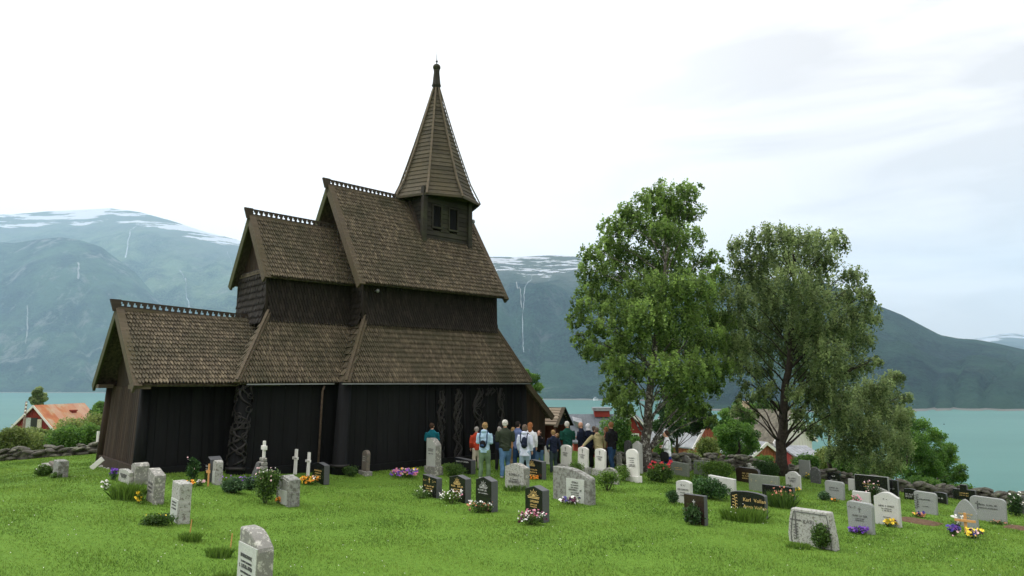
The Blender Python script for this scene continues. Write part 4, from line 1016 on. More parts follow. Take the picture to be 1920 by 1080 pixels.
# leaning white board by the left wall
p = at(175, 880, 25.0); e_ = MB().box(-.07, .07, -.02, .02, 0, .42).build('white_board', PAINT, bevel=.006); X, Y = hit(171, 880); e_.location = (X, Y, G(X, Y)+.02); e_.rotation_euler = (0, radians(48), 0)
tag(e_, 'white wooden board leaning in the grass near the left stone wall', 'board')
X, Y = hit(191, 862); Y += 4; X = (191-960)/F*Y*.99; o = MB().tube([(0, 0, 0), (0, 0, 1.25)], .05, 10).build('white_post', PAINT); o.location = (X, Y, at(191, 826, Y)[2]-1.0+.1); tag(o, 'short white post behind the wall at the church end', 'post')
# wooden pegs in the lawn
for px, yt, yb, lb in ((356, 976, 1002, 'thin dry peg rising from a grass tuft, farther of the two'), (432, 1001, 1030, 'thin pale peg rising from a grass tuft beside the nearest stone')):
    X, Y = hit(px, yb); o = MB().tube([(0, 0, 0), (.01, 0, .14), (.015, .01, .26)], [.012, .011, .009], 6).build('wooden_peg', PINE); o.location = (X, Y, G(X, Y)); tag(o, lb, 'peg')
# bare earth graves
EARTH = plain('bare_earth', (.13, .085, .055), .95, .35, 14, .8, .1, 0, .03)
for (px, py, w, l, lb) in ((1722, 978, 1.0, .75, 'low mound of bare brown earth before the large grey slab'), (1918, 992, .8, .6, 'low mound of bare earth at the right edge')):
    X, Y = hit(px, py); m = MB(); V = []; nx, ny = 22, 12
    for j in range(ny):
        for i in range(nx):
            x = (i/(nx-1)-.5)*w; y = (j/(ny-1)-.5)*l*1.3; r = max(0, 1-(2*x/w)**4)*max(0, 1-(2*y/(l*1.3))**2)
            V.append((X+x*-N[0]+y*T[0], Y+x*-N[1]+y*T[1], G(X+x*-N[0]+y*T[0], Y+x*-N[1]+y*T[1])-.01+r*.075+.012*mnoise.noise(Vector((x*9, y*9, 1)))))
    m.add(V, [(j*nx+i, j*nx+i+1, (j+1)*nx+i+1, (j+1)*nx+i) for j in range(ny-1) for i in range(nx-1)])
    tag(m.build('grave_mound', EARTH, smooth=True), lb, 'earth mound')
# ------------------------------------------------------------------ dry stone walls
WALLST = stone('field_stone', (.085, .082, .068), (.15, .16, .11), .45, 5)
def stonewall(name, pts, h, label, rs=.26, seed=1, courses=3):
    rnd = random.Random(seed); m = MB(); P = [np.array(p, float) for p in pts]
    for a, b in zip(P, P[1:]):
        Ln = np.linalg.norm(b-a); k = max(1, int(Ln/(rs*1.25))); d = (b-a)/Ln; nr = np.array([-d[1], d[0]])
        for c in range(courses):
            hc = h/courses
            for i in range(k):
                for row in (0, 1):
                    q = a+d*(i+.5+.5*(c % 2)+rnd.uniform(-.2, .2))*Ln/k+nr*((row-.5)*.30+rnd.uniform(-.05, .05))
                    r = rnd.uniform(.75, 1.45)*rs; z = G(*q)+hc*(c+.42)+rnd.uniform(-.05, .05)
                    if c == courses-1 and rnd.random() < .2: continue
                    mm_ = MB().ell((0, 0, 0), (r*.66, r*.52, hc*rnd.uniform(.50, .72)), 9, 6, rnd.random(), .13)
                    t = atan2(d[1], d[0])+rnd.uniform(-.3, .3); vs = []
                    for x, y, zz in mm_.v:
                        zz = max(min(zz, hc*.48), -hc*.5) if rnd.random() < .9 else zz
                        vs.append((q[0]+x*cos(t)-y*sin(t), q[1]+x*sin(t)+y*cos(t), z+zz+.25*x*sin(i*3.1+c)))
                    m.add(vs, mm_.f, mm_.t)
        m.beam([*(a), G(*a)+h*.35], [*(b), G(*b)+h*.35], .30, h*.62, tone=.1)
    o = m.build(name, WALLST, bevel=0); tag(o, label, 'stone wall'); return o
def wp(l): return [hit(*p) for p in l]
stonewall('stone_wall', [(-34, 26.6)]+[(x, float(np.interp(x, WX, WY))-.1) for x in (-28, -24, -21, -19, -17, -15.2, -13.5)], .46, 'low mossy dry stone wall left of the church', .30, 3, 3)
RW = [(x, float(np.interp(x, WX, WY))-.1) for x in (3.4, 4.2, 5.1, 6.1, 7.1, 8.1, 9.1, 10.1, 11.1, 11.6, 12.1, 12.7, 13.4, 14.3, 15.5, 17, 19, 22, 26, 32)]
stonewall('stone_wall', RW[:7], .58, 'higher dry stone wall behind the birches and the woman in white', .27, 5, 4)
stonewall('stone_wall', RW[6:], .40, 'low rubble wall running down along the right edge of the graveyard', .25, 8, 3)

# ------------------------------------------------------------------ foliage
def leafquads(C, size, tone=None, up=.35, asp=.62, droop=None):
    n_ = len(C); a = RNG.normal(size=(n_, 3)); a[:, 2] += 0 if droop is None else -droop; a /= np.linalg.norm(a, axis=1)[:, None]
    b = RNG.normal(size=(n_, 3)); b[:, 2] += up; b = b-(b*a).sum(1)[:, None]*a; b /= np.linalg.norm(b, axis=1)[:, None]
    c = np.cross(a, b); s = size*(.65+.7*RNG.random(n_))[:, None]
    P = np.stack([C-a*s*.5, C+c*s*asp*.5, C+a*s*.5, C-c*s*asp*.5], 1)
    return P.reshape(-1, 3)
G1 = leafmat('leaf_mid_green', (.035, .080, .014), (.14, .25, .045)); G2 = leafmat('leaf_dark_green', (.014, .042, .012), (.060, .135, .030))
G3 = leafmat('leaf_bright_green', (.055, .12, .016), (.20, .34, .05)); G4 = leafmat('leaf_blue_green', (.035, .085, .035), (.13, .23, .09))
GC = leafmat('conifer_green', (.012, .045, .010), (.060, .160, .026), .1); STEM = plain('plant_stem', (.06, .07, .03), .8)
def bush(name, px, yb, wpx, hpx, mat, label, cat='shrub', n=2600, leaf=.045, flowers=None, Yat=None, lumps=7, shell=.5, grp=None, stems=True, depth=.7, dense=1.0):
    if Yat is None: X, Y = hit(px, yb)
    else: Y = Yat; X = at(px, yb, Y)[0]
    z0 = G(X, Y) if Yat is None else at(px, yb, Y)[2]; w = wpx/F*Y; h = hpx/F*Y
    e_ = empty(name, (X, Y, z0-.02)); tag(e_, label, cat, grp)
    C = []; cs = [(0, 0, h*.5, w*.36, h*.42)]
    for i in range(lumps): cs.append((random.uniform(-.32, .32)*w, random.uniform(-.3, .3)*w*depth, random.uniform(.3, .74)*h, w*random.uniform(.14, .25), h*random.uniform(.18, .28)))
    tot = sum(c[3]**2*c[4] for c in cs); Tn = []
    for cx, cy, cz, rx, rz_ in cs:
        k = max(20, int(n*dense*(rx**2*rz_)/tot)); d = RNG.normal(size=(k, 3)); d /= np.linalg.norm(d, axis=1)[:, None]
        r = (1-shell*RNG.random(k)**1.5)[:, None]; p = d*r*np.array([rx, rx*depth, rz_])+np.array([cx, cy, cz])
        p[:, 2] = np.abs(p[:, 2]); C.append(p); Tn.append(np.clip(.35+.3*random.uniform(-1, 1)+.35*RNG.normal(size=k)*.6, 0, 1))
    C = np.concatenate(C); Tn = np.concatenate(Tn); C += RNG.normal(size=C.shape)*leaf*.5; C[:, 2] = np.abs(C[:, 2])
    nmesh('foliage', leafquads(C, leaf), 4, mat, e_, tones=Tn)
    if stems:
        m = MB()
        for i in range(7): a = random.uniform(0, 6.28); m.tube([(0.02*cos(a), .02*sin(a), 0), (w*.14*cos(a), w*.1*sin(a), h*.35), (w*.26*cos(a), w*.2*sin(a), h*.7)], [.012, .009, .004], 5)
        m.build('stem', STEM, e_)
    if flowers: add_flowers(e_, flowers, w, h, depth)
    return e_
def petals(C, r, k=6, tilt=.6):
    n_ = len(C); nr = RNG.normal(size=(n_, 3))*tilt; nr[:, 2] += .8; nr[:, 1] -= .5; nr /= np.linalg.norm(nr, axis=1)[:, None]
    a = np.cross(nr, np.array([1., 0, .1])); a /= np.linalg.norm(a, axis=1)[:, None]; b = np.cross(nr, a); r = (r*(.75+.5*RNG.random(n_)))[:, None]; P = []
    for j in range(2*k):
        t = j*pi/k; q = 1 if j % 2 else .62; P.append(C+(a*cos(t)+b*sin(t))*r*q)
    return np.stack(P, 1).reshape(-1, 3), 2*k
FM = {}
def fmat(col):
    cs = dict(orange=(.80, .30, .03), yellow=(.85, .62, .05), purple=(.14, .05, .38), violet=(.26, .10, .50), white=(.80, .80, .76), pink=(.62, .22, .32), red=(.38, .02, .03), palepink=(.75, .50, .52), deepblue=(.06, .04, .25), maroon=(.08, .015, .04), salmon=(.62, .25, .16))
    return plain('petal_'+col, cs[col], .6, .2, 20, 0)
def add_flowers(par, spec, w, h, depth=.7):
    for col, cnt, r, zlo, zhi in spec:
        C = np.zeros((cnt, 3)); a = RNG.random(cnt)*2*pi; q = np.sqrt(RNG.random(cnt))
        C[:, 0] = np.cos(a)*q*w*.46; C[:, 1] = np.sin(a)*q*w*.46*depth-.03; C[:, 2] = h*(zlo+(zhi-zlo)*RNG.random(cnt))
        P1, k = petals(C, r); P2, k = petals(C+np.array([.0, 0, r*.2]), r*.55)
        o = nmesh('flowers', np.concatenate([P1, P2]), k, fmat(col), par)
def tuft(name, px, yb, wpx, hpx, mat, label, n=700, cat='grass tuft', flowers=None, bw=.008, Yat=None):
    if Yat is None: X, Y = hit(px, yb)
    else: Y = Yat; X = at(px, yb, Y)[0]
    n = int(n*.75); w = wpx/F*Y; h = hpx/F*Y; a = RNG.random(n)*2*pi; q = RNG.random(n)**.7*w*.46
    bx = q*np.cos(a); by = q*np.sin(a)*.6; hh = h*(.5+.5*RNG.random(n)); ox = bx*.5/max(w*.4, .01)*h*.55+RNG.normal(size=n)*h*.16; oy = RNG.normal(size=n)*h*.18
    t = RNG.random(n)*pi; dx = bw*np.cos(t); dy = bw*np.sin(t); P = np.zeros((n, 5, 3))
    P[:, 0] = np.stack([bx-dx, by-dy, 0*bx], 1); P[:, 1] = np.stack([bx+dx, by+dy, 0*bx], 1)
    P[:, 2] = np.stack([bx+dx*.8+ox*.4, by+dy*.8+oy*.4, hh*.6], 1); P[:, 3] = np.stack([bx+ox, by+oy, hh], 1); P[:, 4] = np.stack([bx-dx*.8+ox*.4, by-dy*.8+oy*.4, hh*.6], 1)
    e_ = empty(name, (X, Y, G(X, Y)-.01)); tag(e_, label, cat)
    nmesh('blades', P.reshape(-1, 3), 5, mat, e_)
    if flowers: add_flowers(e_, flowers, w, h)
    return e_
bush('garden_plant', 80, 893, 32, 22, G1, 'low leafy plant with pale heads before the three old left stones', 'plant', 1500, .05, [('white', 9, .02, .6, 1)])
bush('garden_plant', 107, 896, 26, 10, G1, 'flat green weeds between the old stones at left', 'plant', 700, .05)
bush('flower_cluster', 212, 900, 16, 22, G4, 'purple blooms on stalks beside the pale flat-topped stone', 'flowers', 350, .04, [('purple', 26, .04, .55, 1.0)])
bush('flower_cluster', 199, 919, 18, 20, G1, 'white daisy-like flowers on the lawn near the church corner', 'flowers', 260, .03, [('white', 22, .028, .3, 1.0)])
tuft('grass_tuft', 238, 936, 60, 34, G3, 'soft feathery grass clump between the lichen stones near the church corner', 1300, bw=.006)
bush('flower_cluster', 262, 944, 14, 24, G3, 'yellow lilies leaning at the foot of the lichen upright stone', 'flowers', 160, .05, [('yellow', 11, .05, .35, 1.0)])
bush('garden_plant', 293, 984, 56, 22, G1, 'low leafy plant at the foot of the tall grey stone', 'plant', 1500, .045, [('yellow', 4, .018, .7, 1)])
tuft('grass_tuft', 355, 1014, 40, 18, G3, 'long grass tuft around the farther peg', 600)
tuft('grass_tuft', 410, 1044, 46, 20, G3, 'long grass tuft around the peg beside the nearest stone', 700)
tuft('grass_tuft', 428, 1092, 56, 20, G3, 'dark grass tuft at the bottom edge left of the nearest stone', 700)
bush('small_fir', 361, 903, 24, 46, GC, 'small spiky young rose bush against the dark extension wall', 'plant', 1300, .05, [('palepink', 8, .02, .5, 1)])
bush('flower_cluster', 357, 912, 18, 12, G1, 'yellow-orange pansies under the extension wall', 'flowers', 160, .04, [('orange', 10, .045, .5, 1), ('yellow', 9, .045, .5, 1)])
bush('flower_cluster', 376, 911, 14, 11, G1, 'white and pink pansies under the extension wall', 'flowers', 140, .04, [('white', 9, .045, .5, 1), ('palepink', 4, .04, .5, 1)])
bush('garden_plant', 436, 924, 56, 30, G4, 'spreading green plant with violet bells before the carved post', 'plant', 2600, .05, [('violet', 16, .02, .8, 1.05)])
bush('garden_plant', 468, 918, 40, 26, G4, 'leafy plant with blue bells at the foot of the cairn', 'plant', 1300, .05, [('purple', 14, .022, .7, 1.05)])
bush('rose_bush', 497, 944, 46, 66, G1, 'bronze-green rose bush left of the gabled grey stone', 'rose bush', 2200, .055, [('palepink', 16, .025, .6, 1.05), ('white', 6, .02, .8, 1.0)], lumps=10)
bush('flower_cluster', 524, 944, 12, 14, G1, 'single orange bloom at the foot of the gabled grey stone', 'flowers', 60, .04, [('orange', 6, .05, .4, .95)])
bush('flower_cluster', 579, 908, 40, 16, G1, 'bed of orange and yellow pansies before the black gabled stone', 'flowers', 420, .04, [('orange', 34, .042, .4, 1), ('yellow', 22, .04, .4, 1), ('white', 5, .03, .5, 1)])
bush('garden_plant', 657, 893, 30, 22, G1, 'small round green plant by the nave corner post', 'plant', 1100, .04)
bush('flower_bed', 758, 895, 60, 16, G1, 'long bed of purple, pink and yellow pansies below the nave wall', 'flowers', 600, .04, [('violet', 40, .045, .45, 1), ('purple', 18, .045, .45, 1), ('pink', 26, .045, .45, 1), ('yellow', 14, .045, .45, 1), ('white', 16, .04, .45, 1)])
bush('round_shrub', 851, 893, 44, 27, G1, 'round green shrub before the dark nave wall', 'shrub', 2600, .04)
bush('flower_cluster', 792, 934, 44, 20, G1, 'white daisies around the foot of the leftmost dark stone', 'flowers', 500, .035, [('white', 14, .02, .5, 1.15)])
bush('flower_cluster', 846, 944, 50, 24, G3, 'white and pink daisies spilling before the second dark stone', 'flowers', 800, .035, [('white', 50, .021, .45, 1.1), ('pink', 14, .018, .4, 1.0)], depth=.5)
bush('flower_cluster', 902, 961, 56, 22, G1, 'salmon and white flowers before the third dark stone', 'flowers', 900, .035, [('white', 26, .022, .45, 1.15), ('salmon', 22, .026, .4, .95), ('maroon', 14, .03, .3, .8)], depth=.5)
bush('flower_cluster', 998, 984, 58, 26, G1, 'mound of pink, white and maroon flowers before the gold sunrise stone', 'flowers', 900, .035, [('white', 46, .023, .35, 1.1), ('pink', 38, .022, .6, 1.15), ('maroon', 26, .035, .3, .95)], depth=.5)
bush('flower_cluster', 1069, 946, 42, 16, G1, 'maroon, white and deep blue pansies before the broad lichen stone', 'flowers', 200, .035, [('maroon', 10, .05, .4, .9), ('white', 12, .05, .4, 1.1), ('deepblue', 12, .05, .4, 1.0)], depth=.35)
bush('flower_cluster', 1001, 899, 16, 8, G1, 'orange flowers under the wide black stone with sunrise panel', 'flowers', 80, .03, [('orange', 16, .04, .3, 1)])
tuft('grass_tuft', 968, 921, 44, 14, G1, 'uncut grass along the foot of the wavy-shouldered stone', 400)
bush('garden_plant', 1140, 920, 58, 42, G3, 'leafy light-green plant right of the broad lichen stone', 'plant', 1700, .05, lumps=14, shell=.9)
bush('garden_plant', 1078, 894, 36, 30, G3, 'yellow-green perennials between the white headstones', 'plant', 900, .045)
bush('garden_plant', 1062, 893, 28, 18, G1, 'pinkish flowering weeds at the left white headstone plinth', 'plant', 400, .03, [('palepink', 18, .018, .5, 1.1)])
bush('garden_plant', 1168, 902, 36, 32, G3, 'tall yellow-green weeds before the pointed white headstone', 'plant', 1200, .04, [('white', 8, .016, .5, 1)])
bush('peony_bush', 1237, 904, 54, 36, G1, 'dark green peony bush covered with big red blooms', 'peony bush', 2600, .07, [('red', 17, .058, .72, 1.08)])
bush('flower_cluster', 1265, 890, 10, 9, G1, 'white bloom right of the red peonies', 'flowers', 60, .03, [('white', 5, .04, .5, 1)])
bush('flower_cluster', 1174, 876, 10, 10, G1, 'orange bloom behind the pointed white headstone', 'flowers', 60, .03, [('orange', 9, .05, .4, 1)])
bush('fern_bush', 1346, 900, 78, 38, G3, 'feathery blue-green bush before the far graveyard wall', 'shrub', 4200, .05, lumps=10)
bush('dark_shrub', 1442, 896, 54, 34, G2, 'dark green dense shrub left of the pale round-headed stone', 'shrub', 3600, .05)
bush('juniper', 1327, 935, 86, 42, GC, 'wide spreading dark green juniper before the long pale slab', 'shrub', 5200, .05, lumps=12)
bush('round_shrub', 1262, 945, 27, 28, GC, 'small ball-shaped conifer left of the garland stone', 'shrub', 1900, .03, lumps=3)
bush('climbing_plant', 1302, 984, 40, 38, G2, 'leafy sprig climbing the dark brown polished stone', 'plant', 420, .07, lumps=5)
tuft('grass_tuft', 1394, 976, 84, 26, G3, 'thick grassy cushion plant before the gold-lettered black stone', 2400, bw=.005, flowers=[('white', 8, .02, .6, 1.1)])
bush('flower_cluster', 1434, 972, 14, 10, G1, 'white flowers at the right foot of the gold-lettered black stone', 'flowers', 120, .03, [('white', 7, .03, .4, 1)])
tuft('iris_clump', 1466, 952, 50, 34, G1, 'long-leaved plant with faded pink flowers before the wide black slab', 800, 'plant', flowers=[('salmon', 18, .03, .7, 1.1)], bw=.009)
bush('tall_bush', 1540, 1030, 46, 50, G1, 'tall feathery green bush growing before the bulging grey stone', 'shrub', 2600, .05, lumps=12, shell=.9)
tuft('grass_tuft', 1497, 1028, 44, 12, G3, 'uncut grass along the foot of the bulging grey stone', 700)
bush('flower_cluster', 1609, 1001, 42, 14, G1, 'low purple flowers at the foot of the rounded grey granite stone', 'flowers', 500, .03, [('purple', 70, .028, .4, 1.05), ('violet', 30, .025, .4, 1)], depth=.4)
bush('flower_cluster', 1667, 988, 32, 15, G1, 'yellow pansies before the bright pale granite stone', 'flowers', 300, .03, [('yellow', 16, .05, .5, 1.05), ('maroon', 5, .04, .5, 1)], depth=.5)
bush('garden_plant', 1545, 938, 26, 18, G4, 'leafy plant left of the grey rough-edged stone', 'plant', 800, .05)
bush('flower_cluster', 1562, 941, 22, 8, G1, 'small orange flowers before the grey rough-edged stone', 'flowers', 150, .03, [('orange', 8, .028, .4, 1)])
bush('garden_plant', 1604, 947, 24, 18, G1, 'pink flowering plant at the low white-grey slab', 'plant', 350, .03, [('pink', 22, .025, .4, 1.1)])
bush('garden_plant', 1636, 945, 28, 40, G2, 'pinkish and green tall perennials between the pale stones', 'plant', 1500, .045, [('palepink', 26, .02, .6, 1.1)])
bush('flower_cluster', 1494, 921, 12, 8, G1, 'yellow flowers at the pale round-headed stone', 'flowers', 80, .03, [('yellow', 8, .045, .4, 1)])
bush('garden_plant', 1478, 918, 22, 12, G1, 'green weeds at the left foot of the pale round-headed stone', 'plant', 300, .035)
bush('flower_cluster', 1724, 970, 26, 10, G1, 'cream, orange and blue flowers at the head of the bare earth mound', 'flowers', 150, .03, [('salmon', 12, .04, .4, 1), ('deepblue', 7, .045, .5, 1.1), ('yellow', 5, .04, .4, 1)], depth=.4)
bush('flower_cluster', 1787, 1005, 26, 20, G1, 'blue pansies left of the pine cross', 'flowers', 300, .03, [('deepblue', 24, .045, .5, 1.05), ('violet', 12, .04, .4, 1), ('palepink', 7, .03, .2, .6)])
bush('flower_cluster', 1826, 1010, 36, 20, G1, 'yellow, blue and brown pansies right of the pine cross', 'flowers', 350, .03, [('yellow', 20, .045, .4, 1), ('deepblue', 10, .045, .4, 1), ('maroon', 12, .04, .4, 1), ('palepink', 8, .04, .4, 1)])
bush('flower_cluster', 1795, 992, 30, 20, G3, 'loose white flowers before the pointed-arch stone', 'flowers', 160, .03, [('white', 16, .028, .6, 1.3)])
bush('garden_plant', 1870, 984, 34, 10, G1, 'low reddish heather strip before the long grey slab', 'plant', 400, .03, [('salmon', 20, .018, .5, 1)], depth=.3)
bush('rose_bush', 1908, 968, 30, 44, G2, 'dark bush with white roses at the right edge', 'rose bush', 1500, .05, [('white', 16, .035, .5, 1.1)])
bush('garden_plant', 1518, 899, 24, 12, G1, 'green and yellow low plants below the ribbed grey slab', 'plant', 350, .035, [('yellow', 5, .03, .5, 1)])
# ------------------------------------------------------------------ trees
BARK = stone('birch_bark', (.085, .075, .065), (.42, .41, .38), .42, 9)
DBARK = plain('dark_bark', (.045, .038, .032), .9, .4, 12, .6, .1, 0, .03)
LB1 = leafmat('birch_leaf', (.060, .115, .025), (.34, .50, .13), .62); LB2 = leafmat('birch_leaf_grey', (.070, .115, .042), (.40, .50, .21), .62)
LB3 = leafmat('alder_leaf', (.045, .115, .022), (.18, .34, .060), .5); LB4 = leafmat('hedge_leaf', (.10, .15, .035), (.36, .43, .13), .5)
def tree(name, Y, trunk, lobes, mat, bark, label, leaf=.10, per=900, droop=.5, r0=.2, cat='tree', ydep=.8, branches=True, seed=1, strand=True, grp=None, fill=1.0):
    """trunk: photo pixels from the foot up; lobes: (px,py,rpx) clumps of the crown"""
    global RNG; RNG = np.random.default_rng(seed); rnd = random.Random(seed)
    tp = [at(px, py, Y) for px, py in trunk]; base = tp[0].copy(); base[2] = min(base[2], G(base[0], base[1]))-.1
    e_ = empty(name, base); tag(e_, label, cat, grp)
    loc = lambda p: np.array(p)-base
    pts = []; 
    for a, b in zip(tp, tp[1:]):
        for k in range(3): f = k/3; pts.append(loc(a+(b-a)*f)+np.array([rnd.uniform(-1, 1), rnd.uniform(-1, 1), 0])*.04)
    pts.append(loc(tp[-1])); pts[0] = np.array([0, 0, 0.])
    k = len(pts); m = MB(); m.tube(pts, [r0*(1.45 if i == 0 else 1)*(1-.82*(i/(k-1))**.9) for i in range(k)], 12); m.build('trunk', bark, e_, True)
    LP = []
    top = max(p[2] for p in pts)
    for (px, py, r) in lobes:
        rr_ = r/F*Y; dy = rnd.uniform(-1, 1)*ydep*2.2*(1-.4*abs(px-trunk[-1][0])/160)
        p = at(px, py, Y+dy); LP.append((loc(p), rr_))
    if branches:
        m = MB()
        for (p, r) in LP:
            zt = p[2]-max(.5, .55*hypot(p[0], p[1]))-rnd.uniform(.1, .6)
            zt = max(pts[2][2]*1.0 if k > 3 else .3, min(zt, top*.95)); 
            j = min(range(k), key=lambda i: abs(pts[i][2]-zt)); s = pts[j]; mid = s+(p-s)*.5+np.array([0, 0, .25*np.linalg.norm((p-s)[:2])*.5]); 
            rb = max(.012, r0*.21*(1-.6*j/k)); q = [s+(mid-s)*f+np.array([rnd.uniform(-1, 1)]*3)*.05 for f in (0, .33, .66)]+[mid, mid+(p-mid)*.5+np.array([rnd.uniform(-.1, .1), 0, .1]), p+np.array([0, 0, r*.4])]
            q[0] = s; m.tube(q, [rb, rb*.85, rb*.7, rb*.55, rb*.4, rb*.18], 6)
            for t_ in range(5):
                e2 = p+np.array([rnd.uniform(-1, 1), rnd.uniform(-.8, .8), rnd.uniform(-.3, .9)])*r*.9; s2 = q[3]+(q[5]-q[3])*rnd.random()
                m.tube([s2, (s2+e2)/2+np.array([0, 0, .12]), e2], [rb*.3, rb*.2, .006], 4)
        m.build('branches', bark, e_, True)
    C = []; Tn = []
    for (p, r) in LP:
        n_ = int(per*5.0*fill*(r**2)/.6)
        if strand:   # hanging sprays: each starts in the upper part of the clump and drops
            ns = max(6, n_//22); d = RNG.normal(size=(ns, 3)); d /= np.linalg.norm(d, axis=1)[:, None]
            s = p+d*(RNG.random((ns, 1))**.45)*r*np.array([1.05, 1.05, .85]); s[:, 2] += r*.22
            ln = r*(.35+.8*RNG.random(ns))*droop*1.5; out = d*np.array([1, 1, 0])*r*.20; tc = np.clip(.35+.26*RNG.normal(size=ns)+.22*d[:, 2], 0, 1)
            for j in range(22):
                f = (j+RNG.random(ns))/22; c_ = s+out*f[:, None]; c_[:, 2] -= ln*f**1.3; c_ += RNG.normal(size=(ns, 3))*(.028+.05*r*(1-f))[:, None]
                C.append(c_); Tn.append(np.clip(tc+.13*RNG.normal(size=ns), 0, 1))
        else:
            for sub in range(7):
                dd = RNG.normal(size=3); dd /= np.linalg.norm(dd); c0_ = p+dd*r*.55; nn_ = n_//7; d = RNG.normal(size=(nn_, 3)); d /= np.linalg.norm(d, axis=1)[:, None]
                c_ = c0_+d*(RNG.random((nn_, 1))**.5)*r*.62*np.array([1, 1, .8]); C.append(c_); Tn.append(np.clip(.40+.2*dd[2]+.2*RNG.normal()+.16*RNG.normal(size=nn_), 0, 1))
    C = np.concatenate(C); Tn = np.concatenate(Tn); C[:, 2] = np.maximum(C[:, 2], .15)
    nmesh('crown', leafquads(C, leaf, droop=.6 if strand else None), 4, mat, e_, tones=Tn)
    return e_
B1 = [(1262,395,24),(1245,430,26),(1290,362,26),(1250,365,30),(1215,385,30),(1262,400,36),(1300,400,22),(1175,400,26),(1150,430,28),(1195,425,38),(1240,445,42),(1285,450,36),(1145,462,30),(1112,478,24),(1180,480,40),(1225,500,40),(1270,495,40),(1108,515,26),(1330,490,24),(1345,515,18),(1150,520,36),(1200,545,44),(1250,545,44),(1300,540,38),(1335,545,30),(1105,545,26),(1092,575,22),(1130,565,30),(1165,590,38),(1215,600,46),(1270,595,46),(1320,590,38),(1355,605,26),(1085,600,20),(1090,640,20),(1125,615,26),(1140,655,30),(1180,640,36),(1230,650,40),(1280,645,44),(1330,640,38),(1365,650,26),(1110,660,22),(1155,690,28),(1185,700,30),(1250,695,36),(1300,690,40),(1345,690,30),(1155,730,26),(1172,765,24),(1185,740,20),(1255,740,28),(1290,735,32),(1330,725,26),(1270,775,24),(1310,768,20),(1145,750,20),(1330,790,14)]
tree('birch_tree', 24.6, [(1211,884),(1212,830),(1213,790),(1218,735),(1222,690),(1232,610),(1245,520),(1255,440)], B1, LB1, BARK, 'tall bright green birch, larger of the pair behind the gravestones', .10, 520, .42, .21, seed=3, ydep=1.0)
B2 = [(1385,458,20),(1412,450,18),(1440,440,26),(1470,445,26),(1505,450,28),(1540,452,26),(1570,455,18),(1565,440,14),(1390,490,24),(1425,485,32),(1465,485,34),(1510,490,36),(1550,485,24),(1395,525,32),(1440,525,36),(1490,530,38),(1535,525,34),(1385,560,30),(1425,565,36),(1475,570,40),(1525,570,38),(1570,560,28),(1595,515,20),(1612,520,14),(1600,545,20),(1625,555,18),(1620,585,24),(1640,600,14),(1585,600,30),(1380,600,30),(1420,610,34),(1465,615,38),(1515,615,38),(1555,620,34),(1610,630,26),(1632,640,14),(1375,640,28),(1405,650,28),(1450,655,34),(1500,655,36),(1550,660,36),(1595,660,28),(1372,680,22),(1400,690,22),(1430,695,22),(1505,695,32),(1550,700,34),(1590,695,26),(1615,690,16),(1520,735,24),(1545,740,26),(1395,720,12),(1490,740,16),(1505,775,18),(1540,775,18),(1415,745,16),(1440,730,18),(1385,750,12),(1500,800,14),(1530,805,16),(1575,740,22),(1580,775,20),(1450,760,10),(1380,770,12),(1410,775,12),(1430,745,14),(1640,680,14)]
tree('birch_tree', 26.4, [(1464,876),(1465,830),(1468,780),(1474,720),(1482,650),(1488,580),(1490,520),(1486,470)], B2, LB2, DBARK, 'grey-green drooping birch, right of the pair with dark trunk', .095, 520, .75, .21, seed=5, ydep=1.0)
B3 = [(1600,745,26),(1640,728,28),(1672,712,20),(1688,705,10),(1660,745,28),(1625,765,34),(1590,780,32),(1665,785,32),(1560,795,22),(1690,780,22),(1640,815,34),(1600,820,34),(1680,830,30),(1575,850,24),(1620,860,30),(1665,868,26),(1545,760,20),(1530,800,14),(1700,745,12)]
tree('birch_tree', 29.0, [(1557,894),(1556,850),(1555,815),(1554,778)], B3, LB2, DBARK, 'drooping lower birch on a thin dark trunk beyond the right wall', .088, 720, .6, .10, seed=6, ydep=1.0)
tree('young_tree', 33.0, [(1700,905),(1702,860),(1704,800)], [(1702,785,22),(1722,800,22),(1700,820,28),(1730,830,24),(1715,855,28),(1690,860,26),(1740,865,22),(1700,890,24)], LB3, DBARK, 'bright green leafy young tree beyond the right wall', .09, 620, .3, .08, seed=7, strand=False, ydep=.6)
tree('alder_tree', 35.0, [(1758,925),(1762,880),(1765,830)], [(1745,815,16),(1762,820,14),(1750,845,24),(1780,845,18),(1745,875,24),(1778,872,22),(1800,880,12),(1765,900,22),(1795,898,14),(1735,900,22),(1808,893,8)], LB3, DBARK, 'dark layered tree, farthest right above the water', .09, 800, .3, .10, seed=8, strand=False, ydep=.6)
tree('round_tree', 40.0, [(1385,880),(1385,840),(1385,790)], [(1382,768,16),(1365,785,20),(1400,785,20),(1383,805,26),(1355,815,18),(1408,815,18),(1360,840,20),(1385,840,26),(1408,842,18),(1372,862,18),(1396,862,16)], LB3, DBARK, 'round bright green tree in front of the white house', .12, 620, .3, .12, seed=9, strand=False, ydep=.6)
tree('broad_tree', 80.0, [(1432,800),(1432,775)], [(1415,768,14),(1435,762,16),(1455,768,12),(1425,780,14),(1448,782,12),(1470,772,10)], LB3, DBARK, 'tree crown rising behind the brown roof', .22, 620, .3, .15, seed=10, strand=False, ydep=.6)
tree('dark_tree', 44.0, [(1268,880),(1270,820),(1272,790)], [(1250,775,22),(1285,765,22),(1315,775,20),(1262,800,26),(1300,795,22),(1330,790,16),(1245,825,18),(1232,800,14),(1345,800,12)], G2, DBARK, 'darker tree between the big birch and the brick gable', .13, 700, .3, .14, seed=11, strand=False, ydep=.6)
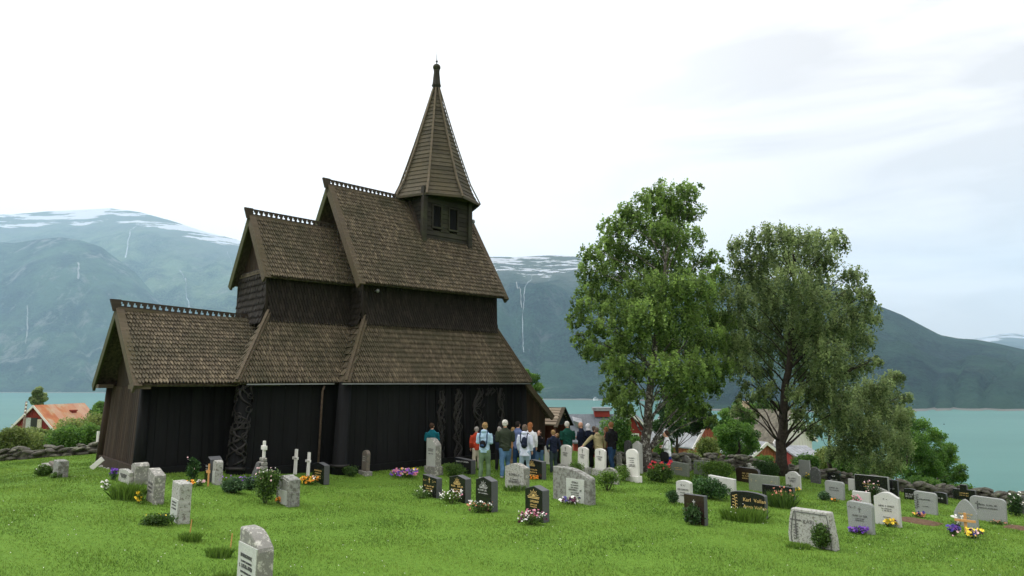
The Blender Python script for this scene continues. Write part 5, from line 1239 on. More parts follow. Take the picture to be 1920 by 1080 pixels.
tree('leafy_tree', 46.0, [(1000,850),(1000,770)], [(985,700,12),(1000,712,14),(1005,730,14),(996,745,16),(1008,752,10),(985,735,16),(990,765,16),(970,740,16),(960,710,16)], LB3, DBARK, 'green tree rising behind the west end of the church', .13, 700, .3, .14, seed=12, strand=False, ydep=.6)
tree('small_tree', 110.0, [(73,800),(73,770)], [(73,735,10),(65,745,10),(82,745,10),(73,752,12)], LB2, DBARK, 'small grey-green tree behind the red barn', .30, 420, .4, .2, seed=13, strand=False, ydep=.5)
tree('small_tree', 62.0, [(192,850),(192,800)], [(188,765,14),(200,775,14),(180,780,14),(193,790,18),(205,795,14),(172,795,12)], LB3, DBARK, 'blue-green tree between the red barn and the church', .16, 620, .4, .2, seed=14, strand=False, ydep=.5)
# understory beyond the walls
RNG = np.random.default_rng(21)
shr = [(20, 30, 868, 70, 58, 'pale leafy shrub at the left edge beyond the wall', LB4), (75, 34, 868, 80, 50, 'spreading shrub before the barn, second from the left edge', LB4),
       (125, 31, 868, 84, 62, 'broad shrub beyond the left wall, in the middle of the bank', LB3), (172, 32, 864, 60, 76, 'tall shrub beyond the left wall beside the church end', LB4),
       (55, 55, 838, 70, 34, 'low bush in front of the barn lean-to roof', LB4), (150, 52, 850, 90, 60, 'bush hiding the right side of the barn', LB4), (-25, 30, 870, 70, 50, 'shrub cut by the left edge of the picture', LB3),
       (1244, 30, 876, 40, 56, 'green bush behind the woman in white', LB3), (1330, 36, 872, 44, 60, 'yellow-green bush before the brick gable', LB4), (1296, 32, 872, 40, 34, 'low bush behind the wall right of the woman in white', LB4),
       (1510, 33, 888, 44, 46, 'green bush beyond the wall left of the thin dark trunk', LB3), (1590, 33, 892, 60, 40, 'bush beyond the wall right of the thin dark trunk', LB3), (1650, 34, 900, 60, 44, 'bush beyond the wall under the drooping birch', LB4),
       (1730, 31, 908, 60, 20, 'low green shrub on the wall edge under the alder', LB3), (1800, 30, 916, 50, 14, 'low shrub at the end of the greenery above the water', LB3), (1430, 36, 872, 44, 24, 'bush before the red shed', LB3), (1560, 40, 880, 60, 50, 'bushes behind the thin dark trunk', LB4), (1156, 38, 880, 56, 112, 'bush behind the man in black', LB3),(1186, 42, 876, 40, 66, 'bush below the small red house', LB3)]
for px, Y, yb, w_, h_, lb, mt in shr:
    if px < 200: h_ *= 1.3
    bush('shrub', px, yb+6, w_*1.15, h_, mt, lb, 'shrub', int(5200*min(2.2, w_*h_/2400)), .085*Y/30, Yat=Y, lumps=12, grp='shrubs beyond the graveyard wall', depth=.6)
# ------------------------------------------------------------------ buildings beyond the wall
RED = wood('red_boards', (.16, .022, .018), (.30, .05, .04), 'z'); WBOARD = wood('white_boards', (.58, .58, .55), (.76, .76, .73), 'z')
BRICKR = plain('red_brick', (.30, .10, .055), .9, .35, 9, .4)
SLATEG = plain('grey_slate', (.085, .10, .115), .6, .2, 3, .3); PALEROOF = plain('pale_slate_roof', (.20, .215, .23), .6, .3, 2, .4); BROWNR = plain('brown_tile_roof', (.105, .098, .075), .85, .45, 3, .6, .2, 0, .05)
n = NT('rusty_tin'); f = n.noise(n.coord((1.2, 1.2, .5)), .9, 5, .6); st_ = n.noise(n.coord((5, 5, .4)), 1, 4)
c = n.ramp(f, [(.30, (.30, .075, .025)), (.48, (.40, .14, .04)), (.62, (.38, .26, .15)), (.78, (.46, .42, .34))])
c = n.mix(n.ramp(st_, [(.4, (0, 0, 0)), (.8, (.6, .6, .6))]), c, (.34, .10, .03, 1)); tt = n.tone(); c = n.mix(n.math('MULTIPLY', tt, .35), c, (.50, .47, .40, 1)); TIN = n.done(c, .7, .3)
def house(name, label, px, yb, Y, W_, D_, he, hr, rot, wall, roof, over=.35, parts=(), zoff=0, cat='house'):
    """gable faces local -y; ridge along y"""
    p = at(px, yb, Y); e_ = empty(name, (p[0], p[1], p[2]), radians(rot)); tag(e_, label, cat)
    a = W_/2; low = -3.0
    m = MB(); m.prism([(-a, low), (a, low), (a, he), (0, hr), (-a, he)], 0, D_, .4)
    nb_ = int(W_/.3)
    for i in range(nb_):    # boarding on the gable
        x = -a+(i+.5)*W_/nb_; m.box(x-.02, x+.02, -.03, 0, low, he+(hr-he)*(1-abs(x)/a)-.05, .9)
    m.build('wall', wall, e_)
    th = .10
    for s in (-1, 1):
        k = (hr-he)/a; x1 = s*(a+over); z1 = he-k*over; m = MB(); n2 = 8
        for i in range(n2):
            y0 = -over+(D_+2*over)*i/n2; y1 = -over+(D_+2*over)*(i+1)/n2
            v = [(0, y0, hr+.02), (x1, y0, z1+.02), (x1, y1, z1+.02), (0, y1, hr+.02)]
            v2 = [(q[0], q[1], q[2]+th) for q in v]
            m.hexa(v+v2 if s > 0 else [v[1], v[0], v[3], v[2], v2[1], v2[0], v2[3], v2[2]], random.random())
        m.build('roof', roof, e_)
        m = MB(); m.beam((0, -over-.03, hr+.02), (x1, -over-.03, z1+.02), .05, .2, (0, 0, 1)); m.build('barge_board', WBOARD if wall is not BRICKR else WBOARD, e_)
    for q in parts:
        if q[0] == 'door':
            _, x0, x1, z0, z1, mt = q; MB().box(x0, x1, -.07, -.035, z0, z1).build('door', mt, e_)
        if q[0] == 'window':
            _, x0, x1, z0, z1 = q; m = MB(); t = .08
            for b in ((x0-t, x0, z0-t, z1+t), (x1, x1+t, z0-t, z1+t), (x0, x1, z0-t, z0), (x0, x1, z1, z1+t), ((x0+x1)/2-.02, (x0+x1)/2+.02, z0, z1)): m.box(b[0], b[1], -.09, -.03, b[2], b[3])
            w_ = m.build('window', WBOARD, e_); MB().box(x0, x1, -.05, -.03, z0, z1).build('pane', GLASS, w_)
        if q[0] == 'chimney':
            _, x, y, h_, mt = q; zb = hr-abs(x)*(hr-he)/a; c_ = MB().box(x-.35, x+.35, y-.35, y+.35, zb-.4, zb+h_).build('chimney', mt, e_); MB().box(x-.42, x+.42, y-.42, y+.42, zb+h_, zb+h_+.12).build('cap', mt, c_)
    return e_
# red barn with rusty tin roof: gable half left
barn = house('red_barn', 'old red boarded barn with rusty patched tin roof by the fjord', 62, 815, 74, 4.6, 6.6, .75, 2.95, -8, RED, TIN, .3, [('chimney', .7, 4.2, .0, RED)], cat='barn')
MB().box(-.9, -.35, -.10, -.05, .25, 1.75).build('door', plain('pale_grey_door', (.42, .46, .44), .7), barn)
MB().box(.45, .95, -.10, -.05, .15, 1.6).build('door', plain('cream_door', (.52, .48, .36), .7), barn)
MB().box(-.33, .43, -.06, -.04, .15, 1.75).build('opening', GLASS, barn)
p = at(52, 822, 70); e_ = empty('shed', (p[0], p[1], p[2]), radians(-40)); tag(e_, 'low shed with mossy pale tin roof before the red barn', 'shed')
MB().hexa([(-2.2, -1.6, -.1), (2.2, -1.6, -.1), (2.2, 1.2, .55), (-2.2, 1.2, .55), (-2.2, -1.6, 0), (2.2, -1.6, 0), (2.2, 1.2, .65), (-2.2, 1.2, .65)]).build('roof', plain('mossy_tin', (.30, .30, .17), .8, .4, 2), e_)
MB().box(-2, 2, -1.2, 1.1, -3, -.05).build('wall', plain('shed_boards', (.06, .05, .045), .9), e_)
# pole with insulators
p = at(41, 826, 66); e_ = empty('power_pole', (p[0], p[1], p[2]-1.5)); tag(e_, 'wooden pole with white insulators beside the red barn', 'power pole')
MB().tube([(0, 0, 0), (.1, 0, 5.1)], [.12, .09], 8).build('pole', plain('grey_pole', (.20, .15, .12), .9), e_, True)
for i in range(4): MB().ell((.12+.02*i, -.1, 3.9+i*.33), (.07, .07, .09), 8, 6).build('insulator', PAINT, e_, True)
# lychgate with plank roof
p = at(1040, 855, 29.5); gate = empty('lychgate', (p[0], p[1], G(p[0], p[1])), radians(-28)); tag(gate, 'small red-brown lychgate with grey plank roof beside the church', 'gate')
gz = at(1052, 767, 29.5)[2]-G(p[0], p[1]); ez = at(1052, 797, 29.5)[2]-G(p[0], p[1])
PLR = wood('grey_roof_plank', (.13, .10, .075), (.42, .36, .27), 'x')
hw = .78
for s in (-1, 1):
    m = MB()
    for i in range(6):
        f0 = i/6; f1 = (i+1)/6+.04; y = lambda f: s*hw*(1-f); z = lambda f: ez+(gz-ez)*f
        o_ = .04
        q = [(-1.0, y(f0), z(f0)+o_), (.40, y(f0), z(f0)+o_), (.40, y(f1), z(f1)), (-1.0, y(f1), z(f1))]; q2 = [(a, b, c_+.05) for a, b, c_ in q]
        if s > 0: q = [q[1], q[0], q[3], q[2]]; q2 = [q2[1], q2[0], q2[3], q2[2]]
        m.hexa(q+q2, random.random())
    m.build('roof', PLR, gate)
MAR = wood('maroon_boards', (.07, .018, .014), (.15, .04, .03), 'z')
m = MB(); m.add([(.36, -hw*.86, ez+.05), (.36, hw*.86, ez+.05), (.36, 0, gz-.04)], [(0, 1, 2)], .2); m.build('gable_boarding', TAR, gate)
for s in (-1, 1): MB().beam((.43, s*(hw+.06), ez-.04), (.43, 0, gz+.07), .05, .16, (1, 0, 0)).build('barge_board', EDGE if s < 0 else TAR, gate)
for x in (-.75, .2):
    for s in (-1, 1): MB().box(x-.09, x+.09, s*hw*.72-.09, s*hw*.72+.09, 0, ez+.12).build('post', MAR, gate)
MB().box(-.70, .15, hw*.72-.03, hw*.72+.03, .1, ez).build('side_wall', MAR, gate)
# long grey roofs below the graveyard
def longroof(name, label, px0, px1, yr, ye, Y, mat, wallm=RED, cat='house'):
    a = at(px0, yr, Y); b = at(px1, yr, Y); e0 = at((px0+px1)/2, ye, Y-3.2); e_ = empty(name, (a[0], a[1], e0[2]-3)); tag(e_, label, cat)
    Lx = b[0]-a[0]; zr_ = a[2]-e_.location[2]; ze_ = 3.0
    m = MB()
    for s in (-1, 1):
        for i in range(7):
            x0 = Lx*i/7; x1 = Lx*(i+1)/7-.015
            q = [(x0, -3.2*1, ze_), (x1, -3.2, ze_), (x1, 0, zr_), (x0, 0, zr_)] if s < 0 else [(x1, 3.2, ze_), (x0, 3.2, ze_), (x0, 0, zr_), (x1, 0, zr_)]
            m.hexa(q+[(u, v_, w_+.12) for u, v_, w_ in q], random.random())
    m.build('roof', mat, e_); MB().box(.2, Lx-.2, -2.9, 2.9, -3, ze_+.05).build('wall', wallm, e_)
    MB().add([(.25, -2.9, ze_), (.25, 2.9, ze_), (.25, 0, zr_-.05)], [(0, 1, 2)]).add([(Lx-.25, -2.9, ze_), (Lx-.25, 2.9, ze_), (Lx-.25, 0, zr_-.05)], [(0, 2, 1)]).build('gable', wallm, e_)
    return e_, Lx, zr_
e_, Lx, zr_ = longroof('farm_house', 'long house with dark grey slate roof and two small roof hatches below the lychgate', 1066, 1176, 779, 832, 62, SLATEG)
x = (1128-1066)/110*Lx; h_ = MB().box(x-.65, x+.65, -.5, .5, zr_-.1, zr_+.42).build('roof_vent', RED, e_); MB().box(x-.8, x+.8, -.65, .65, zr_+.42, zr_+.70).build('cap', PALEROOF, h_)
x = (1084-1066)/110*Lx; m = MB(); m.hexa([(x-.3, -1.7, zr_-.9), (x+.3, -1.7, zr_-.9), (x+.3, -1.0, zr_-.5), (x-.3, -1.0, zr_-.5), (x-.6, -1.9, zr_-.35), (x+.2, -1.9, zr_-.6), (x+.2, -.8, zr_-.25), (x-.6, -.8, zr_-.05)]); m.build('dormer', PALEROOF, e_)
house('red_house', 'small red house with white window behind the birch trunk', 1187, 850, 48, 1.9, 3.0, 1.7, 2.6, -10, RED, SLATEG, .2, [('window', -.25, .35, .85, 1.25)])
house('brick_house', 'brick-red gabled house with pale roof hidden behind bushes', 1328, 862, 56, 3.4, 5.0, 1.2, 3.2, 32, BRICKR, PALEROOF, .25)
house('small_roof_house', 'house with glaring pale roof left of the brick gable', 1288, 850, 60, 3.0, 4.4, 1.0, 2.6, 52, WBOARD, PALEROOF, .25)
house('white_house', 'white gabled house with brown tiled roof and pale chimney', 1488, 858, 58, 4.4, 5.4, 1.5, 3.7, 26, WBOARD, BROWNR, .3, [('chimney', -.3, 5.0, .9, plain('pale_chimney', (.42, .34, .24), .9)), ('window', -1.4, -.8, .1, .9)])
house('red_shed', 'low red gabled shed with grey roof before the white house', 1436, 872, 50, 2.4, 3.4, .7, 1.5, 22, BRICKR, PALEROOF, .2, cat='shed')
longroof('low_shed', 'low shed with pale grey roof just right of the second birch trunk', 1462, 1512, 838, 860, 54, PALEROOF, RED, 'shed')
# tiny white boathouse on the far shore and a buoy
ds = 85*F/(750-HOR); p = at(1117, 750, ds-30); e_ = empty('boathouse', (p[0], p[1], WZ), .3); tag(e_, 'tiny white boathouse on the far shore of the fjord', 'boathouse')
MB().box(-9, 9, -6, 6, 0, 9).build('wall', PAINT, e_); MB().prism([(-10, 9), (10, 9), (0, 16)], -7, 7).build('roof', PALEROOF, e_)
p = at(1770, 794, 85*F/(794-HOR)); e_ = empty('buoy', (p[0], p[1], WZ)); tag(e_, 'small dark buoy floating on the fjord', 'buoy')
MB().ell((0, 0, .5), (1.3, 1.3, 1.2), 12, 8).build('float', GLASS, e_, True); MB().tube([(0, 0, 1.4), (0, 0, 3)], .2, 6).build('rod', GLASS, e_)
# ------------------------------------------------------------------ people
def skinm(n_, c): return plain(n_, c, .55, .08, 20, .05, .35)
SKIN = skinm('skin', (.52, .29, .20))
def cloth(name, c): return plain('cloth_'+name, c, .9, .22, 7, .5, .15, 0, .02)
def remesh(name, mb, mat, parent, vox=.014, smooth=1, it=4):
    me = mb.mesh('tmp'); o = bpy.data.objects.new('tmp', me); COL.objects.link(o)
    r = o.modifiers.new('r', 'REMESH'); r.mode = 'VOXEL'; r.voxel_size = vox; r.use_smooth_shade = True
    if it: s_ = o.modifiers.new('s', 'SMOOTH'); s_.iterations = it; s_.factor = .5
    dg = bpy.context.evaluated_depsgraph_get(); nm = bpy.data.meshes.new_from_object(o.evaluated_get(dg)); bpy.data.objects.remove(o); bpy.data.meshes.remove(me)
    nm.name = name; nm.materials.clear(); nm.materials.append(mat)
    q = bpy.data.objects.new(name, nm); COL.objects.link(q); q.parent = parent; return q
def fold(rs, amt, seed, n=24):
    return rs
def person(px, ytop, Y, face, top, legs, hair, label, style='short', arms='down', sex='m', bulk=1.0, long=0, headturn=0, lean=0.0, legc=None, hood=None, shoes=(.03, .03, .03), hipw=1.0, step=.06, skirt=False, reach=None, vest=None):
    X = at(px, 890, Y)[0]; z0 = G(X, Y); h = at(px, ytop, Y)[2]-z0; h /= (1-.06*lean)
    e_ = empty('person', (X, Y, z0), radians(face)); tag(e_, label, 'person')
    lean = lean or random.Random(int(px)).uniform(-.01, .05)
    H = h; R = lambda *a: tuple(c*H for c in a); rnd = random.Random(int(px))
    lx, ly = sin(lean)*0, sin(lean)
    def up(x, y, z):    # lean the trunk forward from the hips
        dz = max(0, z-.50); return (x*H, (y+dz*ly)*H, (z-dz*(1-cos(lean)))*H)
    sw = .118 if sex == 'm' else .104
    b = .5*bulk+.5
    # arms
    J = {}
    for s in (-1, 1):
        sh = up(s*sw*b, 0, .80)
        if arms == 'down': el = up(s*(sw+.022)*b, -.015, .635); wr = up(s*(sw+.018)*b, .045, .50)
        elif arms == 'fold': el = up(s*(sw+.018)*b, .01, .65); wr = up(-s*.03, .115, .655+.02*s)
        elif arms == 'front': el = up(s*(sw+.015)*b, -.005, .645); wr = up(s*.05, .12, .65)
        elif arms == 'pocket': el = up(s*(sw+.045)*b, -.03, .64); wr = up(s*(sw+.01)*b, .04, .53)
        elif arms == 'face': el, wr = (up(s*(sw+.04), .05, .66), up(s*.02, .10, .84)) if s > 0 else (up(s*(sw+.04), .02, .64), up(.03, .11, .66))
        elif arms == 'reach':
            if s < 0:
                q_ = np.array(reach)-np.array([X, Y, z0]); fa = radians(face); wr = (q_[0]*cos(fa)+q_[1]*sin(fa), -q_[0]*sin(fa)+q_[1]*cos(fa), q_[2]+.03); s0 = up(s*sw*b, 0, .80); el = tuple(np.array(s0)*.5+np.array(wr)*.5+np.array([-.03, .0, -.03]))
            else: el = up(.17, -.01, .64); wr = up(.17, .06, .51)
        J[s] = (np.array(sh), np.array(el), np.array(wr))
    hc = np.array(up(0, .012, .93)); ht = radians(headturn); hd = np.array([sin(ht), cos(ht), 0])*1.0; hr_ = np.array([hd[1], -hd[0], 0])
    m = MB()
    # head: skull, jaw, nose, ears, brow
    def hp(a, f, z): return hc+hr_*a*H+hd*f*H+np.array([0, 0, z*H])
    m.ell(hp(0, -.004, .010), R(.046, .052, .056), 18, 14); m.ell(hp(0, .012, -.024), R(.035, .036, .040), 14, 10)
    m.tube([hp(0, .046, .012), hp(0, .064, -.012), hp(0, .052, -.018)], [.006*H, .010*H, .007*H], 8)
    m.ell(hp(0, .046, -.034), R(.016, .008, .006), 10, 6); m.ell(hp(0, .040, -.056), R(.014, .012, .012), 8, 6)
    for s in (-1, 1):
        m.ell(hp(s*.048, -.002, -.004), R(.008, .012, .017), 8, 6); m.ell(hp(s*.019, .047, .014), R(.010, .007, .005), 8, 6)
    m.tube([hp(0, -.008, -.03), up(0, -.004, .86), up(0, -.008, .82)], [.031*H, .031*H, .045*H], 12)
    m.rings([(0, 0, .49*H, .075*H, .05*H), (0, ly*.1*H, .60*H, .07*H, .045*H), (up(0, 0, .72)[0], up(0, 0, .72)[1], up(0, 0, .72)[2], .085*H, .052*H), (0, up(0, 0, .80)[1], up(0, 0, .80)[2], .095*H, .045*H), (0, up(0, 0, .83)[1], up(0, 0, .83)[2], .05*H, .035*H)], 16)
    lg = []
    for s in (-1, 1):
        fx = s*.055*hipw; ank = np.array([fx*1.1*H, (s*step*.5)*H-.0, .045*H]); kn = np.array([fx*1.02*H, (s*step*.4+.012)*H, .27*H]); hp_ = np.array([s*.045*H, 0, .50*H]); lg.append((hp_, kn, ank))
        m.tube([hp_, (hp_+kn)/2, kn, (kn+ank)/2+np.array([0, -.008*H, 0]), ank], [.052*H, .044*H, .031*H, .028*H, .020*H], 12)
        m.ell(ank+np.array([0, .04*H, -.028*H]), R(.024, .065, .018), 12, 8)
        sh, el, wr = J[s]; m.tube([sh, (sh+el)/2, el, (el+wr)/2, wr], [.030*H, .026*H, .022*H, .020*H, .014*H], 10)
        d = wr-el; d /= np.linalg.norm(d); sd = np.cross(d, np.array([0, 0, 1.])); sd = sd/np.linalg.norm(sd) if np.linalg.norm(sd) > .1 else np.array([0, 1., 0]); nn_ = np.cross(sd, d)
        if arms in ('down', 'pocket'): sd = np.array([0, 1., 0]); nn_ = np.array([-s, 0, 0.])
        pl = wr+d*.028*H; m.tube([wr, pl, wr+d*.05*H], [.013*H, .020*H, .019*H], 8, sq=(1, .6))
        for q in range(4):
            o_ = sd*(q-1.5)*.0105*H; L_ = (.040, .048, .045, .036)[q]*H; k0 = wr+d*.048*H+o_
            m.tube([k0, k0+d*L_*.5+nn_*.004*H, k0+d*L_*.85+nn_*.016*H], [.0062*H, .0056*H, .0045*H], 6)
        tb = wr+d*.018*H+sd*.016*H; m.tube([tb, tb+d*.018*H+sd*.014*H, tb+d*.036*H+sd*.016*H+nn_*.006*H], [.008*H, .0068*H, .005*H], 6)
    remesh('body', m, SKIN, e_, .0095, it=3)
    # trousers or skirt
    legmat = legs; m = MB()
    if skirt: m.rings([(0, 0, .30*H, .105*H, .085*H), (0, 0, .42*H, .10*H, .08*H), (0, 0, .52*H, .088*H, .068*H), (0, 0, .58*H, .075*H, .058*H)], 18)
    else:
        m.ell((0, 0, .51*H), R(.088*b*hipw, .066*b, .055), 16, 10)
        for (hp_, kn, ank) in lg:
            a_ = ank+np.array([0, -.004*H, -.012*H]); q_ = [hp_, (hp_+kn)/2, kn, kn*.5+a_*.5, a_]; wob = [.0, .006, -.004, .008, 0]
            m.tube([p+np.array([wob[i]*H, wob[-i]*H, 0]) for i, p in enumerate(q_)], [.064*H*b, .054*H*b, .044*H, .041*H, .040*H], 14)
    remesh('skirt' if skirt else 'trousers', m, legmat, e_, .015, it=3)
    m = MB()
    for (hp_, kn, ank) in lg: m.ell(ank+np.array([0, .032*H, -.028*H]), R(.030, .076, .024), 14, 8)
    remesh('shoes', m, plain('shoe_%d' % int(shoes[0]*100), shoes, .6), e_, .012, it=2)
    # jacket
    m = MB(); zb = .46-long; A = sw*b
    cc = lambda z, rx, ry, dy=0: (up(0, dy, z)[0], up(0, dy, z)[1], up(0, dy, z)[2], rx*H, ry*H)
    wst = .076 if sex == 'f' else .088
    m.rings([cc(zb, .094*b+long*.2, .074*b+long*.15), cc(.52, .094*b, .074*b), cc(.60, (wst+.012)*b, .067*b), cc(.68, .098*b, .070*b), cc(.75, .108*b, .072*b, -.004), cc(.795, A*.93, .062*b, -.006), cc(.825, A*.62, .048, -.006), cc(.850, .048, .044, -.004), cc(.868, .040, .040, 0)], 24)
    rnd2 = random.Random(int(px)+5)
    for k_ in range(7):    # soft folds across the back
        z_ = rnd2.uniform(.50, .76); x_ = rnd2.uniform(-.5, .5)*A; r_ = .070*b
        m.tube([up(x_-.05, -r_*.93, z_+.02), up(x_, -r_*1.0, z_), up(x_+.05, -r_*.93, z_-.03)], [.006*H, .011*H, .006*H], 6)
    for s in (-1, 1):
        sh, el, wr = J[s]; e0 = sh+np.array([-s*.015*H, 0, -.005*H]); w2 = el+(wr-el)*.93
        m.tube([e0, (sh+el)/2, el, (el+w2)/2, w2], [.044*H*b, .040*H*b, .036*H, .032*H, .026*H], 12); m.ell(tuple(el), R(.038, .038, .038), 10, 8)
    if hood == 'down': m.ell(up(0, -.052, .845), R(.058, .034, .034), 14, 8)
    remesh('jacket', m, top, e_, .014, it=3)
    if vest: pass
    # hair
    m = MB()
    if style == 'bald':
        pass
    elif style == 'hood':
        m.ell(hp(0, -.008, .006), R(.060, .064, .072), 18, 12); m.tube([hp(0, -.012, -.03), up(0, -.01, .84)], [.052*H, .055*H], 14)
    else:
        m.ell(hp(0, -.012, .018), R(.051, .052, .052), 18, 12); m.ell(hp(0, -.024, -.010), R(.047, .038, .040), 14, 10)
        for k_ in range(26):
            a_ = rnd.uniform(pi*.9, 2.1*pi); el_ = rnd.uniform(-.2, 1.3); m.ell(hp(cos(a_)*cos(el_)*.047, -.012+sin(a_)*cos(el_)*.048, .016+sin(el_)*.05), R(.012, .012, .014), 6, 5)
        if style == 'bob': m.ell(hp(0, -.016, -.012), R(.056, .052, .056), 16, 10)
        if style == 'long': m.tube([hp(0, -.02, .02), hp(0, -.036, -.04), hp(.004, -.050, -.10), hp(0, -.055, -.15)], [.050*H, .048*H, .042*H, .022*H], 12, sq=(1, .62) if False else (1, 1))
        if style == 'curly':
            for k_ in range(40):
                a_ = rnd.uniform(0, 2*pi); el_ = rnd.uniform(-.3, 1.4)
                if sin(a_)*cos(el_) > .62: continue
                m.ell(hp(cos(a_)*cos(el_)*.054, -.012+sin(a_)*cos(el_)*.054, .018+sin(el_)*.056), R(.014, .014, .014), 6, 5)
    if m.v:
        if style == 'hood': remesh('hood', m, hair, e_, .012, it=2)
        else: remesh('hair', m, hair, e_, .009, it=1)
    eye = MB()
    for s in (-1, 1): eye.ell(hp(s*.019, .0515, .006), R(.0075, .004, .004), 8, 6)
    eye.build('eyes', GLASS, e_, True)
    return e_, up, H
def worn(e_, up, H, label, mat, strapmat, z=.68, w=.13, h=.2, d=.07, off=0, name='backpack'):
    """a rucksack on the back, its own thing"""
    q = empty(name, e_.location, e_.rotation_euler[2]); tag(q, label, 'backpack')
    m = MB(); c = up(off, -.088-d/2, z); m.ell(c, (w*H*.5, d*H*.75, h*H*.5), 16, 10); m.ell((c[0], c[1]-.005, c[2]-h*H*.22), (w*H*.5, d*H*.85, h*H*.28), 16, 10)
    m.box(c[0]-w*H*.36, c[0]+w*H*.36, c[1]-d*H*.5, c[1]+d*H*.5, c[2]-h*H*.4, c[2]+h*H*.3)
    remesh('bag', m, mat, q, .012, it=3)
    for s in (-1, 1):
        MB().tube([up(off+s*w*.35, -.085, z-h*.35), up(s*.065, -.078, z+.02), up(s*.068, -.074, .79), up(s*.066, -.02, .845), up(s*.07, .06, .79), up(s*.085, .078, .70)], .010*H, 6).build('strap', strapmat, q, True)
    m = MB(); cz = c[2]-h*H*.18; m.ell((c[0], c[1]-d*H*.75, cz), (w*H*.32, .03*H, h*H*.17), 12, 8); m.build('front_pocket', strapmat, q, True)
    return q
C_ = cloth
TEAL = C_('teal', (.006, .10, .13)); REDJ = C_('red', (.36, .045, .02)); LBLUE = C_('light_blue', (.38, .56, .72)); OLIVE = C_('dark_olive', (.035, .045, .030)); LILAC = C_('lilac', (.60, .65, .80))
WHITEC = C_('white', (.68, .70, .74)); BLACKC = C_('black', (.010, .010, .012)); NAVY = C_('navy', (.012, .017, .035)); DGREEN = C_('bottle_green', (.008, .055, .040)); KHAKI = C_('khaki', (.29, .26, .14)); PLAID = C_('slate_blue', (.12, .16, .30)); ORNG = C_('amber', (.42, .22, .10))
JEANS = C_('jeans', (.09, .18, .32)); DJEANS = C_('dark_jeans', (.018, .045, .10)); SAGE = C_('sage', (.13, .20, .12)); CREAM = C_('cream', (.46, .43, .34)); PJEANS = C_('pale_jeans', (.28, .38, .48)); BTR = C_('black_trousers', (.012, .012, .013)); TAN = C_('tan', (.24, .18, .11)); DSLATE = C_('dark_slate', (.03, .045, .05)); ROYAL = C_('royal_blue', (.015, .03, .16)); NAVYT = C_('navy_trousers', (.015, .02, .04))
def H_(n_, c): return plain('hair_'+n_, c, .8, .35, 30, .6, .2)
HB = H_('brown', (.045, .025, .015)); HBL = H_('blond', (.28, .18, .08)); HG = H_('grey', (.30, .28, .26)); HW = H_('white', (.55, .54, .50)); HD = H_('dark', (.015, .012, .011)); HR = H_('red', (.26, .10, .035)); HGB = H_('grey_brown', (.12, .09, .07)); HGI = H_('ginger', (.24, .11, .05))
person(809, 793, 22.6, 8, TEAL, JEANS, HB, 'man in teal sweater standing behind the tall pale tablet', arms='fold', headturn=30, sex='m')
person(893, 800, 23.2, 10, REDJ, CREAM, HG, 'person in orange-red jacket and cream trousers, half hidden at the left of the group', arms='down', bulk=.95)
a, up, H = person(908, 792, 21.4, -14, LBLUE, SAGE, HBL, 'woman in light blue jacket and sage trousers with small black backpack', sex='f', arms='front', hood='down', headturn=-25, bulk=1.12, hipw=1.1, shoes=(.5, .5, .5))
worn(a, up, H, 'small round black backpack worn by the woman in light blue jacket', BLACKC, DJEANS, .62, .115, .14, .05)
person(936, 800, 23.4, -10, NAVY, BTR, HG, 'grey-haired person in navy holding a leaflet, half hidden behind the olive jacket', arms='front')
person(947, 787, 21.6, 6, OLIVE, JEANS, HW, 'white-haired man in dark olive jacket and blue jeans', bulk=1.2, arms='front', headturn=12, shoes=(.4, .42, .45), step=.12)
person(962, 801, 23.6, 20, ORNG, TAN, HBL, 'fair-haired person in amber top hidden behind the man in olive', arms='down', sex='f', style='bob')
person(971, 790, 23.0, -18, PLAID, DJEANS, HD, 'dark-haired man in slate blue jacket behind the lilac jacket', arms='front', headturn=15)
a, up, H = person(984, 796, 21.5, -20, LILAC, PJEANS, HGB, 'woman in long pale lilac jacket with dark blue backpack', sex='f', arms='down', bulk=1.15, long=.05, style='bob', hood='down', hipw=1.1)
worn(a, up, H, 'dark blue backpack slung on the woman in lilac jacket', NAVY, NAVY, .67, .12, .22, .07, off=.03)
person(994, 792, 22.8, -12, WHITEC, DJEANS, HR, 'young woman with long reddish hair in white jacket', sex='f', style='long', arms='down')
person(1012, 806, 23.4, 150, BLACKC, JEANS, HB, 'girl in black jacket and jeans facing back with a hand at her face', sex='f', arms='face', style='bob')
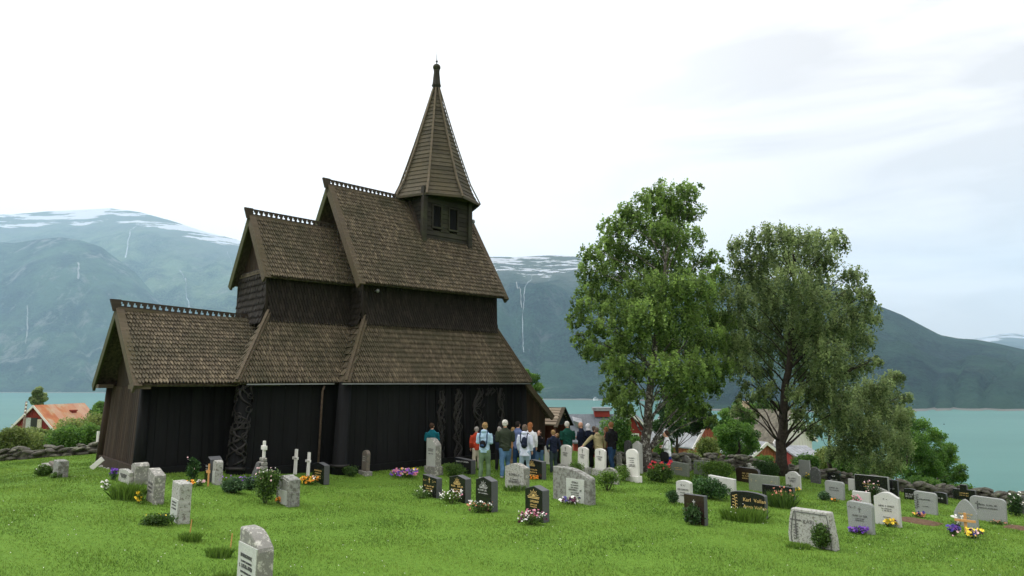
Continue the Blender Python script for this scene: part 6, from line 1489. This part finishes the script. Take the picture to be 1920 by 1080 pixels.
person(1038, 806, 22.9, 12, NAVY, DSLATE, HBL, 'fair-haired boy in dark navy jacket standing before the lychgate', arms='pocket', bulk=.95)
person(1046, 812, 24.2, 100, BLACKC, BTR, HBL, 'child with pale face peering out between the boy and the green-jacket man', sex='f', arms='down', style='bob')
person(1065, 790, 23.8, 18, DGREEN, CREAM, HW, 'white-haired man in bottle green jacket and cream trousers', bulk=1.2, arms='front', headturn=25)
person(1091, 791, 24.2, 60, NAVY, BTR, HB, 'bald man in navy sweater looking left', style='bald', arms='fold', headturn=10)
person(1104, 794, 24.6, 10, NAVY, BTR, C_('white_hood', (.72, .73, .78)), 'person with white hood pulled up and navy vest', style='hood', arms='down')
person(1115, 799, 24.9, 0, BLACKC, BTR, HGB, 'grey-haired person just visible behind the khaki jacket', arms='down')
Xp = at(1126, 890, 22.2)[0]
a, up, H = person(1124, 802, 23.6, 18, KHAKI, BTR, HGB, 'stooping person in khaki coat resting a hand on a white headstone', arms='reach', lean=.28, bulk=1.2, hood='down', long=.05, reach=tuple(at(1093, 838, 23.1)))
person(1138, 801, 24.6, 60, C_('rust', (.20, .07, .04)), BTR, HGI, 'ginger-haired person behind the khaki coat', sex='f', arms='down', style='curly')
person(1148, 791, 23.7, 40, BLACKC, DJEANS, HGI, 'man with fair cropped hair in black sweater and dark jeans, right end of the group', arms='front', headturn=8, bulk=1.1, step=.1)
person(1253, 808, 23.2, 78, WHITEC, ROYAL, HB, 'woman in white jacket and blue skirt standing alone with folded arms by the wall', sex='f', arms='fold', style='curly', skirt=True, bulk=1.12, headturn=-10)
q = empty('handbag', at(1246, 850, 23.0)-np.array([0, 0, .1])); tag(q, 'black handbag hanging from the arms of the woman in white', 'handbag')
m = MB(); m.ell((0, 0, .0), (.15, .08, .16), 14, 8); m.box(-.13, .13, -.05, .05, -.17, .1); remesh('bag', m, BLACKC, q, .014, it=2)
MB().tube([(-.1, 0, .1), (-.02, 0, .35), (.10, 0, .52), (.16, .05, .50)], .012, 6).build('strap', BLACKC, q, True)
